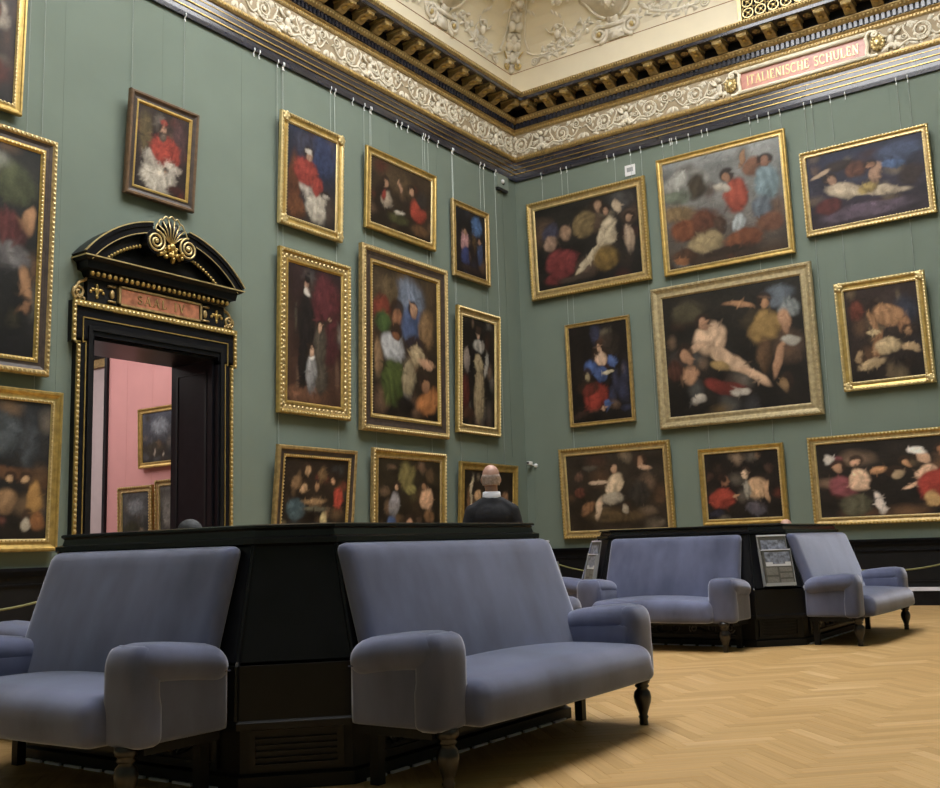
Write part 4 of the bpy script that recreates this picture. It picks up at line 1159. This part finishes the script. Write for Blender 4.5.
# ---- pictures in the room beyond
painting('P', -3.52, -2.50, 2.46, .96, 1.5, S_plain, .09, ('4a5060', '2a2620'), '''
.5 .3 .3 .2 0 8a93a0 .5
.4 .75 .4 .2 0 3a3424 .5
.35 .8 .05 .07 0 b0a494 .4
.6 .85 .05 .07 0 c0b4a4 .4
.5 .65 .1 .1 0 5a4630 .5''', .75, 'small cloudy landscape on the pink wall beyond the doorway, upper one', (), 5.28)
painting('P', -4.00, -3.14, 1.20, .99, 1.5, S_goldo, .10, ('5a5e60', '2a2c20'), '''
.5 .3 .4 .2 0 7a8288 .5
.4 .75 .4 .2 0 34361e .5
.7 .8 .1 .1 0 8a7a64 .4''', .75, 'dark landscape low on the pink wall, beside the black upright', (), 5.28)
painting('P', -3.07, -2.20, 1.20, 1.05, 1.5, S_goldo, .10, ('6a6a66', '3c3a34'), '''
.3 .5 .25 .35 0 7c7a74 .5
.6 .6 .2 .3 0 5a5648 .5''', .75, 'pale grey painting low on the pink wall, beside the door reveal', (), 5.28)

# empty hooks left on the picture rail
def hook(P):
    o = MB().tube([P(.055, ZC+.02), P(.06, ZC-.02), P(.03, ZC-.05), P(.035, ZC-.10), P(.05, ZC-.11)], .008, 6).obj('rail_hook', M_hook)
    tag(o, 'empty white hook left hanging on the picture rail', 'hook', 'empty hooks on the picture rail')
for s in (2.05, 3.30, 3.42, 4.0, 4.9, 6.35, 3.9): hook(lambda d, z: (s, -d, z))
for s in (6.85, 6.95, 3.75, 3.62, 3.45, 4.85, 2.6): hook(lambda d, z: (d, -s, z))

# ================================================================== OCTAGONAL CONSOLES WITH SETTEES
XD = -.15       # the consoles are narrower across the room than along it
def octo(h, c, z): k = h+XD; return [(k-c, -h, z), (k, -h+c, z), (k, h-c, z), (k-c, h, z), (-k+c, h, z), (-k, h-c, z), (-k, -h+c, z), (-k+c, -h, z)]
HB, CB_ = 1.39, .38       # base half width, chamfer
def quadpanel(mb, A, B, C_, D_, t, n):
    A, B, C_, D_ = map(Vector, (A, B, C_, D_)); n = Vector(n)
    V = [A, B, C_, D_, A-n*t, B-n*t, C_-n*t, D_-n*t]
    return mb.add(V, [(0, 1, 2, 3), (7, 6, 5, 4), (0, 4, 5, 1), (1, 5, 6, 2), (2, 6, 7, 3), (3, 7, 4, 0)])
M_polish = mat('polished_black', (.006, .006, .008), .16, spec=.5)
def make_console():
    r = empty('settee_console')
    MB().loop([(HB-.04, CB_-.015, .0), (HB-.02, CB_-.01, .0), (HB-.02, CB_-.01, .06), (HB-.05, CB_-.02, .07), (HB-.05, CB_-.02, .30)], lambda p: octo(*p)).obj('plinth', M_black2, r)
    MB().loop([(HB-.05, CB_-.02, .27), (HB+.01, CB_, .27), (HB+.01, CB_, .30), (HB, CB_, .31)], lambda p: octo(*p)).obj('plinth_moulding', M_black, r)
    lev = [(.31, HB, CB_), (.55, HB-.005, CB_-.005), (.565, HB-.02, CB_-.01), (1.095, 1.205, .275)]
    for i in range(8):
        j = (i+1) % 8; ang = -PI/2+i*PI/4+PI/8
        rings = [octo(h, c, z) for z, h, c in lev]
        mid = (Vector(rings[0][i])+Vector(rings[0][j]))/2; n = Vector((mid.x, mid.y, 0)).normalized()
        # order i: 0->1 chamfer SE, 1->2 east, ...
        def shr(ring_, f=.012):
            a, b = Vector(ring_[i]), Vector(ring_[j]); d = (b-a).normalized()*f; return a+d, b-d
        a, b = shr(rings[0]); c, d = shr(rings[1]); quadpanel(MB(), a, b, d, c, .03, n).obj('base_panel', M_black2, r)
        a, b = shr(rings[2]); c, d = shr(rings[3]); quadpanel(MB(), a, b, d, c, .03, n).obj('upper_panel', M_black, r)
        # louvred vent in the plinth
        g = MB(); a, b = Vector(octo(HB-.05, CB_-.02, 0)[i]), Vector(octo(HB-.05, CB_-.02, 0)[j]); e = (b-a).normalized(); L_ = (b-a).length; w_ = min(L_*.42, .80); m_ = (a+b)/2
        fnp = lambda u_, z_, h_: m_+e*u_+n*h_+Vector((0, 0, z_))
        for (u0, u1, z0, z1) in ((-w_, w_, .235, .26), (-w_, w_, .085, .11), (-w_, -w_+.03, .11, .235), (w_-.03, w_, .11, .235)): g.prism([(u0, z0), (u1, z0), (u1, z1), (u0, z1)], 0, .02, fnp)
        vent = g.obj('vent_frame', M_black, r)
        if i % 2: # scrollwork in the long vents
            g = MB()
            for k in range(7):
                u0 = -w_+.12+k*(2*w_-.24)/6
                g.tube([fnp(u0+p[0], .172+p[1], .008) for p in spiral((0, 0), .05, .01, 1.5, k, 1 if k % 2 else -1, 14)], .007, 5)
            g.tube([fnp(u_, .172+.04*math.sin(u_*12), .006) for u_ in np.linspace(-w_+.05, w_-.05, 40)], .006, 5)
            g.obj('vent_scrollwork', M_vent, vent)
        else:
            for k in range(4): MB().prism([(-w_+.03, .122+k*.028), (w_-.03, .122+k*.028), (w_-.03, .137+k*.028), (-w_+.03, .137+k*.028)], 0, .014, fnp).obj('vent_slat', M_black, vent)
        for k in range(int(L_/.17) if i % 2 else 0):
            u0 = -L_/2+.06+k*.17; MB().prism([(u0, 0), (u0+.13, 0), (u0+.13, .012), (u0, .012)], .022, .045, fnp).obj('light_dash', M_glintedge, r)  # pale dashes imitate slits of light along the plinth foot
        # corner fillet between neighbouring panels
        cb_ = MB().tube([Vector(q[i])+Vector((0, 0, 0)) for q in rings], .012, 6); cb_.obj('corner_fillet', M_black, r)
    MB().loop([(1.16, .27, 1.09), (1.205, .275, 1.085), (1.225, .28, 1.10), (1.225, .28, 1.125), (1.195, .27, 1.135), (1.185, .265, 1.165), (1.195, .27, 1.172), (1.20, .27, 1.176), (1.20, .27, 1.188), (1.19, .265, 1.193)], lambda p: octo(*p)).obj('crown_moulding', M_polish, r)
    t = MB(); t.add(octo(1.19, .265, 1.193), [tuple(range(8))]); t.add(octo(1.16, .26, 1.15), [tuple(range(7, -1, -1))]); t.obj('console_top', M_black, r)
    MB().loop([(HB-.10, CB_-.04, .28), (1.14, .25, 1.09)], lambda p: octo(*p)).obj('carcase', M_black2, r)
    return r

def make_sofa(hw):
    r = empty('settee')      # local: x along, front towards -y, y=0 at the console base line
    iw = hw-.25
    def puff(p):
        x, y, z = p
        k = max(0, 1-(x/(iw+.06))**2)
        if z > .37: z += .045*k*max(0, 1-((y+.24)/.38)**2)
        if y < -.45: y -= .02*k
        return (x, y, z)
    MB().rbox((0, -.30, .368), (iw+.045, .305, .100), (.07, .10, .09), (26, 14, 8), puff, .045).obj('seat', M_velvet, r, True)
    def lean(p):
        x, y, z = p; t = (z-.30)/.79
        b = .025*max(0, 1-(x/hw)**2)*math.sin(PI*min(1, max(0, t)))
        return (x*(1.0-.03*t), y+.255*t-(b if y < -.10 else 0), z)
    MB().rbox((0, -.105, .695), (hw-.105, .052, .398), (.045, .055, .045), (26, 6, 16), lean).obj('backrest', M_velvet, r, True)
    for sx in (-1, 1):
        m = MB(); c = sx*(hw-.135)
        m.rbox((c-sx*.013, -.235, .43), (.124, .235, .155), .02, (5, 8, 6))                                # side panel
        def top(p):
            x, y, z = p; q = max(0, (y+.46)/.46)
            return (x+sx*(.012 if (x-c)*sx > 0 else 0), y, z-.045*q*q)
        m.rbox((c, -.245, .602), (.138, .262, .088), (.095, .11, .088), (10, 14, 10), top)                  # padded roll
        def fr_(p):
            x, y, z = p; b = (x-c)/.135
            return (x, y-.014*max(0, 1-b*b), z)
        m.rbox((c, -.435, .475), (.134, .068, .208), (.055, .060, .11), (10, 6, 14), fr_, .04)              # front pad
        arm = m.obj('armrest', M_velvet, r, True)
        MB().tube([(c+sx*.128, -.01, .535), (c+sx*.133, -.20, .548), (c+sx*.131, -.39, .56)], .004, 5).obj('seam', M_seamv, arm)
    MB().box(-hw+.05, hw-.05, -.44, -.03, .235, .285).obj('seat_frame', M_black2, r)
    prof = [(.0, 0), (.026, 0), (.026, .015), (.024, .03), (.030, .045), (.024, .055), (.033, .085), (.047, .125), (.052, .155), (.046, .185), (.030, .205), (.038, .212), (.043, .220), (.035, .230), (.045, .236), (.050, .250), (.050, .275), (0, .275)]
    for sx in (-1, 1):
        MB().lathe(prof, 18, (sx*(hw-.125), -.47, 0)).obj('leg', M_leg, r, True)
        q = MB(); q.add([(sx*(hw-.14)+dx, -.06+dy, z) for z in (0, .28) for dx, dy in ((-.025, -.025), (.025, -.025), (.025, .025), (-.025, .025))], [(0, 3, 2, 1), (4, 5, 6, 7)]+[(i, (i+1) % 4, 4+(i+1) % 4, 4+i) for i in range(4)])
        q.obj('rear_leg', M_black2, r)
    return r
cons0 = make_console(); sofas = [make_sofa(.85), make_sofa(1.09)]
first = [True, [True, True]]
CL = ['black octagonal wooden console behind the big settees, standing person beyond it', 'black octagonal wooden console holding brochure racks near the tablet wall']
SL = [['blue-grey velvet settee on the near console facing the wall behind the camera, dim', 'blue-grey velvet settee beside it with brightly lit seat and turned leg', 'blue-grey velvet settee behind the near console, only an arm tip showing past the lit settee', 'blue-grey velvet settee on the doorway side of the near console, one arm showing'],
      ['blue-grey velvet settee between two brochure racks on the far console', 'blue-grey velvet settee on the open floor side of the far console, worn pale back', 'blue-grey velvet settee behind the far console, hidden by it', 'blue-grey velvet settee on the doorway side of the far console, arm beside brochure rack']]
for k, (ix, iy) in enumerate(ISL):
    c = cons0 if first[0] else copy_tree(cons0); first[0] = False
    c.location = (ix, iy, 0); tag(c, CL[k], 'console', 'octagonal consoles')
    for q in range(4):
        s = sofas[q % 2] if first[1][q % 2] else copy_tree(sofas[q % 2]); first[1][q % 2] = False
        a = q*PI/2; dv = Vector((math.sin(a), -math.cos(a), 0))*(HB+(XD if q % 2 else 0)+.012)
        s.location = Vector((ix, iy, 0))+dv; s.rotation_euler = (0, 0, a); tag(s, SL[k][q], 'settee', 'settees round the consoles')

# brochure racks leaning on the chamfer panels: local x lateral, -y outwards
M_ctext = mat('printed_text', (.17, .165, .15), .5, noise=.25, nscale=60)
def make_rack():
    r = empty('brochure_rack')
    sl = math.atan2(.185-.105*.0, .53)*.62
    R_ = Matrix.Rotation(-sl, 4, 'X')      # lean back against the panel
    def bx(name, x0, x1, y0, y1, z0, z1, m_, par=r): return MB().box(x0, x1, y0, y1, z0, z1, R_).obj(name, m_, par)
    bx('holder_back', -.155, .155, -.012, -.004, .0, .50, M_acryl)
    up = bx('upper_card', -.145, .145, -.022, -.014, .30, .485, M_card)
    bx('photo_print', -.125, .135, -.0245, -.022, .32, .45, M_print, up)
    lo = bx('lower_card', -.135, .165, -.040, -.030, .0, .345, M_card)
    bx('photo_print', -.115, .150, -.0425, -.040, .215, .325, M_print, lo)
    bx('white_shape', -.115, .15, -.0435, -.042, .185, .225, M_whitep, lo)
    bx('white_shape', -.04, .09, -.0445, -.043, .205, .24, M_print, lo)
    for (x0, x1, z0, z1) in ((-.12, .0, .10, .175), (.02, .15, .13, .175), (.02, .15, .07, .115), (-.12, .0, .025, .08), (.02, .15, .02, .055)): bx('text_block', x0, x1, -.0415, -.040, z0, z1, M_ctext, lo)
    bx('holder_lip', -.15, .17, -.05, -.044, -.012, .02, M_acryl)
    for x in (-.155, .168): bx('holder_side', x-.004, x, -.05, -.004, -.01, .36, M_acryl)
    bx('holder_edge', -.155, .155, -.026, -.004, .49, .503, M_glintedge); bx('holder_edge', -.14, .17, -.046, -.028, .343, .352, M_glintedge)
    return r
rk = make_rack()
for n_, (k, qx, qy, lab) in enumerate(((1, 1, -1, 'brochure rack with blue photos between the two visible settees of the far console'), (1, -1, -1, 'brochure rack seen edge-on at the doorway end of the far console'), (0, 1, 1, 'brochure rack seen edge-on behind the lit settee'))):
    o = rk if n_ == 0 else copy_tree(rk)
    z0 = .585; t = (z0-.565)/.53; hh = (HB-.02)+(1.205-HB+.02)*t; cc = (CB_-.01)+(.275-CB_+.01)*t
    mid = hh-cc/2+.004; nrm = Vector((qx, qy, 0)).normalized()
    o.location = Vector((ISL[k][0]+qx*(mid+XD), ISL[k][1]+qy*mid, z0))+nrm*.012
    o.rotation_euler = (0, 0, math.atan2(qy, qx)+PI/2); tag(o, lab, 'brochure rack', 'brochure racks on the consoles')

# ================================================================== ROPE BARRIERS
def stanchion(x, y, label):
    r = tag(empty('stanchion', (x, y, 0)), label, 'stanchion', 'stanchions of the rope barrier')
    MB().lathe([(0, 0), (.13, 0), (.13, .012), (.04, .03), (.018, .05), (.016, .84), (0, .84)], 18).obj('post', M_post, r, True)
    MB().ell((0, 0, .87), (.028, .028, .028), 12, 8).obj('finial', M_post, r, True)
def rope(A, B, sag, label):
    A, B = Vector(A), Vector(B); P = [A.lerp(B, t)-Vector((0, 0, sag*4*t*(1-t))) for t in np.linspace(0, 1, 25)]
    tag(MB().tube(P, .012, 8).obj('barrier_rope', M_rope, None, True), label, 'rope', 'ropes along the walls')
YB = -.55
for x, l_ in ((.50, 'in the corner under the security camera'), (3.45, 'before the dim dancing nude painting'), (4.95, 'before the square red-robed painting'), (7.95, 'before the wide merry company painting')): stanchion(x, YB, 'slim black stanchion '+l_)
for a, b, sg, l_ in ((.50, 3.45, .30, 'from the corner under the security camera'), (3.45, 4.95, .1, 'hidden behind the far console'), (4.95, 7.95, .33, 'under the wide merry company painting')): rope((a+.02, YB, .85), (b-.02, YB, .85), sg, 'thin olive rope strung '+l_)
XL = .55
for y, l_ in ((-9.85, 'beside the doorway'), (-12.3, 'by the dado well away from the doorway')): stanchion(XL, y, 'slim black stanchion '+l_)
rope((XL, -9.87, .78), (XL, -12.28, .78), .20, 'thin olive rope strung before the doorway wall')

# ================================================================== SMALL WALL FITTINGS
sc0 = tag(empty('security_camera', (.22, 0, 2.53)), 'small white security camera on an arm in the corner of the room', 'camera')
MB().lathe([(0, 0), (.055, 0), (.055, .03), (.03, .045), (0, .045)], 14, M=Matrix.Rotation(PI/2, 4, 'X')).obj('wall_mount', M_white, sc0, True)
MB().tube([(0, -.04, 0), (-.06, -.09, .02), (-.10, -.10, .05)], .014, 6).obj('bracket_arm', M_white, sc0, True)
MB().rbox((-.11, -.12, .07), (.045, .075, .045), .02, (5, 6, 5)).obj('camera_body', M_white, sc0, True)
MB().lathe([(0, 0), (.034, 0), (.034, .012), (0, .014)], 14, M=Matrix.Translation((-.11, -.19, .07)) @ Matrix.Rotation(PI/2, 4, 'X')).obj('lens', M_blackp, sc0, True)
MB().tube([(0, -.008, -.03), (-.05, -.008, -.15), (-.05, -.008, -1.5)], .006, 5).obj('cable', M_seam, sc0)
M_sens = mat('sensor_plastic', (.21, .25, .21), .5)
sc0.scale = (.72, .85, .72)
bxr = tag(empty('wall_sensor', (0, -.55, 7.88)), 'green sensor box with round eye under the cornice corner', 'sensor')
MB().box(0.001, .07, -.19, .19, -.05, .215).obj('sensor_body', M_sens, bxr)
MB().ell((.065, 0, .08), (.02, .065, .065), 14, 8).obj('sensor_ring', M_blackp, bxr, True)
MB().ell((.085, -.03, .08), (.03, .04, .04), 12, 8).obj('sensor_eye', M_white, bxr, True)
MB().box(.0, .07, -.17, .17, -.10, -.06).obj('bracket', M_blackp, bxr)
MB().tube([(.02, .03, -.10), (.02, .05, -5.2)], .004, 5).obj('cable', M_seam, bxr)
lb = tag(empty('wall_label', (2.48, 0, 7.77)), 'small pale square label on the green wall under the cornice', 'label')
MB().box(-.10, .10, -.02, -.001, -.10, .10).obj('plate', M_white, lb); MB().box(-.06, .06, -.024, -.02, -.03, .05).obj('mark', M_acryl, lb)

# ================================================================== PEOPLE
def fuse(mb, name, m_, parent=None, vox=.013, it=6):
    me = mb.mesh(name, m_); o = bpy.data.objects.new(name, me); COL.objects.link(o)
    rm = o.modifiers.new('r', 'REMESH'); rm.mode = 'VOXEL'; rm.voxel_size = vox; rm.use_smooth_shade = True
    sm = o.modifiers.new('s', 'SMOOTH'); sm.factor = .5; sm.iterations = it
    dg = bpy.context.evaluated_depsgraph_get(); me2 = bpy.data.meshes.new_from_object(o.evaluated_get(dg)); o.modifiers.clear(); o.data = me2
    me2.name = name; o.parent = parent; me2.materials.clear(); me2.materials.append(m_)
    me2.polygons.foreach_set('use_smooth', [True]*len(me2.polygons)); return o
def limb(mb, P, R, n=12):
    P = [Vector(p) for p in P]; mb.tube(P, R, n)
    for p, r_ in zip(P, R): mb.ell(p, r_, n, 8)
def hand(mb, c, d, side):
    """palm at c pointing along d (unit), fingers separate and slightly curled"""
    d = Vector(d).normalized(); lat = d.cross(Vector((0, 1, 0))); lat = lat.normalized() if lat.length > .1 else Vector((1, 0, 0)); nr = d.cross(lat)
    for u_ in (-.024, -.008, .008, .024): limb(mb, [Vector(c)+lat*u_, Vector(c)+lat*u_+d*.085], [.017, .014], 8)
    for u_, l in ((-.027, .065), (-.009, .08), (.009, .075), (.027, .058)):
        b = Vector(c)+lat*u_*1.1+d*.085; limb(mb, [b, b+d*l*.55+nr*.006, b+d*l*.9+nr*.028], [.0085, .008, .007], 8)
    b = Vector(c)+lat*(-.03*side)+d*.02; limb(mb, [b, b+lat*(-.03*side)+d*.035, b+lat*(-.035*side)+d*.07+nr*.01], [.012, .010, .008], 8)
def head(mb, z, y=0, x=0):
    """faces +y; z = chin height; 0.235 tall"""
    mb.ell((x, y-.005, z+.145), (.076, .096, .092), 16, 12); mb.ell((x, y+.025, z+.07), (.060, .068, .075), 14, 10); mb.ell((x, y+.045, z+.02), (.035, .038, .025))
    mb.tube([(x, y+.085, z+.13), (x, y+.108, z+.085), (x, y+.09, z+.078)], [.010, .016, .010], 8)
    for sx in (-1, 1): mb.ell((x+sx*.079, y-.005, z+.105), (.012, .022, .034), 10, 8); mb.ell((x+sx*.032, y+.083, z+.118), (.014, .010, .009), 8, 6)
    mb.tube([(x-.025, y+.085, z+.048), (x, y+.095, z+.05), (x+.025, y+.085, z+.048)], .009, 6)
def standing(loc, rz, label):
    b = MB()
    limb(b, [(0, -.01, 1.38), (0, 0, 1.47), (0, .01, 1.56)], [.075, .058, .055]); head(b, 1.515, .02)
    b.ell((0, 0, 1.28), (.17, .105, .15), 16, 10); b.ell((0, 0, 1.06), (.15, .10, .16), 16, 10); b.ell((0, -.01, .92), (.165, .115, .12), 16, 10)
    for sx in (-1, 1):
        limb(b, [(sx*.16, -.01, 1.37), (sx*.225, -.02, 1.09), (sx*.225, .06, .90), (sx*.21, .08, .86)], [.055, .042, .032, .026]); hand(b, (sx*.21, .085, .85), (0, .25, -1), sx)
        limb(b, [(sx*.09, 0, .88), (sx*.10, .01, .50), (sx*.10, -.01, .12), (sx*.10, .0, .06)], [.085, .055, .04, .035]); limb(b, [(sx*.10, -.02, .035), (sx*.115, .14, .03)], [.034, .028])
    o = fuse(b, 'person', M_skin, None, .011, 4); o.location = loc; o.rotation_euler = (0, 0, rz); tag(o, label, 'person')
    s = MB()
    s.ell((0, -.005, 1.29), (.195, .135, .17), 18, 12); s.ell((0, 0, 1.08), (.185, .135, .20), 18, 12); s.ell((0, -.005, .94), (.185, .135, .09), 18, 10)
    limb(s, [(-.155, -.01, 1.355), (-.07, -.015, 1.405), (0, -.02, 1.425), (.07, -.015, 1.405), (.155, -.01, 1.355)], [.066, .07, .074, .07, .066])
    for sx in (-1, 1): limb(s, [(sx*.165, -.01, 1.345), (sx*.235, -.025, 1.09), (sx*.23, .055, .91), (sx*.222, .07, .885)], [.075, .062, .047, .042])
    fuse(s, 'sweater', M_swe, o, .014, 6)
    t = MB()
    t.ell((0, -.01, .90), (.18, .13, .12), 16, 10)
    for sx in (-1, 1): limb(t, [(sx*.09, 0, .88), (sx*.10, .01, .50), (sx*.10, -.01, .09)], [.105, .075, .062])
    fuse(t, 'trousers', M_trou, o, .015, 5)
    c = MB().loop([(.072, 1.445), (.080, 1.46), (.074, 1.515), (.066, 1.520), (.064, 1.45)], lambda p: [(p[0]*1.03*math.cos(a), .0+p[0]*math.sin(a)+(p[1]-1.45)*.12, p[1]) for a in np.linspace(0, 2*PI, 24, endpoint=False)]); c.obj('shirt_collar', M_shirt, o, True)
    h = MB()
    for k in range(15):
        a = math.radians(180+ (k-7)*13); x_, y_ = .076*math.sin(a), .02-.005+.092*math.cos(a)
        h.ell((x_*.93, (y_-.015)*.93+.015, 1.515+.125), (.013, .013, .035), 8, 6); h.ell((x_*.90, (y_-.015)*.90+.015, 1.515+.08), (.013, .013, .03), 8, 6)
    fuse(h, 'cropped_hair', M_hairg, o, .009, 5)
    for sx in (-1, 1):
        q = MB(); limb(q, [(sx*.10, -.03, .045), (sx*.105, .06, .04), (sx*.115, .16, .032)], [.045, .045, .036]); q.box(sx*.10-.045, sx*.11+.045, -.075, .19, 0, .02); fuse(q, 'shoe', M_shoe, o, .012, 3)
    return o
standing((5.32, -9.20, 0), math.radians(38), 'bald grey-haired person in black sweater and white collar standing with back turned')
def seated(loc, rz, hair, label, coat):
    """faces -y local; origin on the floor under the knees; head top about 1.28"""
    b = MB()
    limb(b, [(0, .40, .98), (0, .40, 1.04), (0, .39, 1.09)], [.07, .055, .052])
    hb = MB(); head(hb, 1.045, 0); b.add([(-v[0], .40-v[1], v[2]) for v in hb.v], hb.f)
    b.ell((0, .41, .86), (.165, .105, .15), 16, 10); b.ell((0, .40, .66), (.15, .11, .16), 16, 10); b.ell((0, .37, .56), (.16, .13, .09), 16, 10)
    for sx in (-1, 1):
        limb(b, [(sx*.165, .41, .94), (sx*.21, .34, .70), (sx*.12, .12, .64)], [.052, .040, .028]); hand(b, (sx*.115, .10, .635), (-sx*.2, -1, -.05), sx)
        limb(b, [(sx*.09, .34, .545), (sx*.10, -.04, .53), (sx*.10, -.05, .12), (sx*.10, -.06, .06)], [.075, .056, .04, .035]); limb(b, [(sx*.10, -.05, .035), (sx*.11, -.20, .03)], [.034, .028])
    o = fuse(b, 'person', M_skin, None, .013, 4); o.location = loc; o.rotation_euler = (0, 0, rz); tag(o, label, 'person')
    s = MB(); s.ell((0, .41, .87), (.19, .13, .17), 16, 10); s.ell((0, .40, .67), (.18, .135, .17), 16, 10); limb(s, [(-.14, .41, .965), (0, .42, .99), (.14, .41, .965)], [.065, .07, .065])
    for sx in (-1, 1): limb(s, [(sx*.165, .41, .945), (sx*.22, .34, .70), (sx*.135, .14, .645)], [.07, .057, .043])
    fuse(s, 'coat', coat, o, .015, 5)
    t = MB()
    for sx in (-1, 1): limb(t, [(sx*.09, .35, .55), (sx*.10, -.04, .535), (sx*.10, -.05, .09)], [.085, .07, .058])
    fuse(t, 'trousers', M_trou, o, .015, 5)
    if hair:
        h = MB(); h.ell((0, .415, 1.045+.162), (.083, .098, .085), 16, 10); fuse(h, 'hair', hair, o, .011, 3)
    for sx in (-1, 1):
        q = MB(); limb(q, [(sx*.10, -.02, .045), (sx*.11, -.21, .034)], [.045, .036]); fuse(q, 'shoe', M_shoe, o, .013, 3)
    return o
ix, iy = ISL[0]; sp = seated((ix-HB-XD-.62, -11.63, 0), -PI/2, M_haird, 'seated person with dark grey hair, only the crown showing before the doorway', M_trou); sp.scale = (1.02, 1.02, 1.02)
ix, iy = ISL[1]; seated((6.02, iy+HB+.62, 0), PI, None, 'seated bald person behind the far console, only the pink crown showing', M_brown)
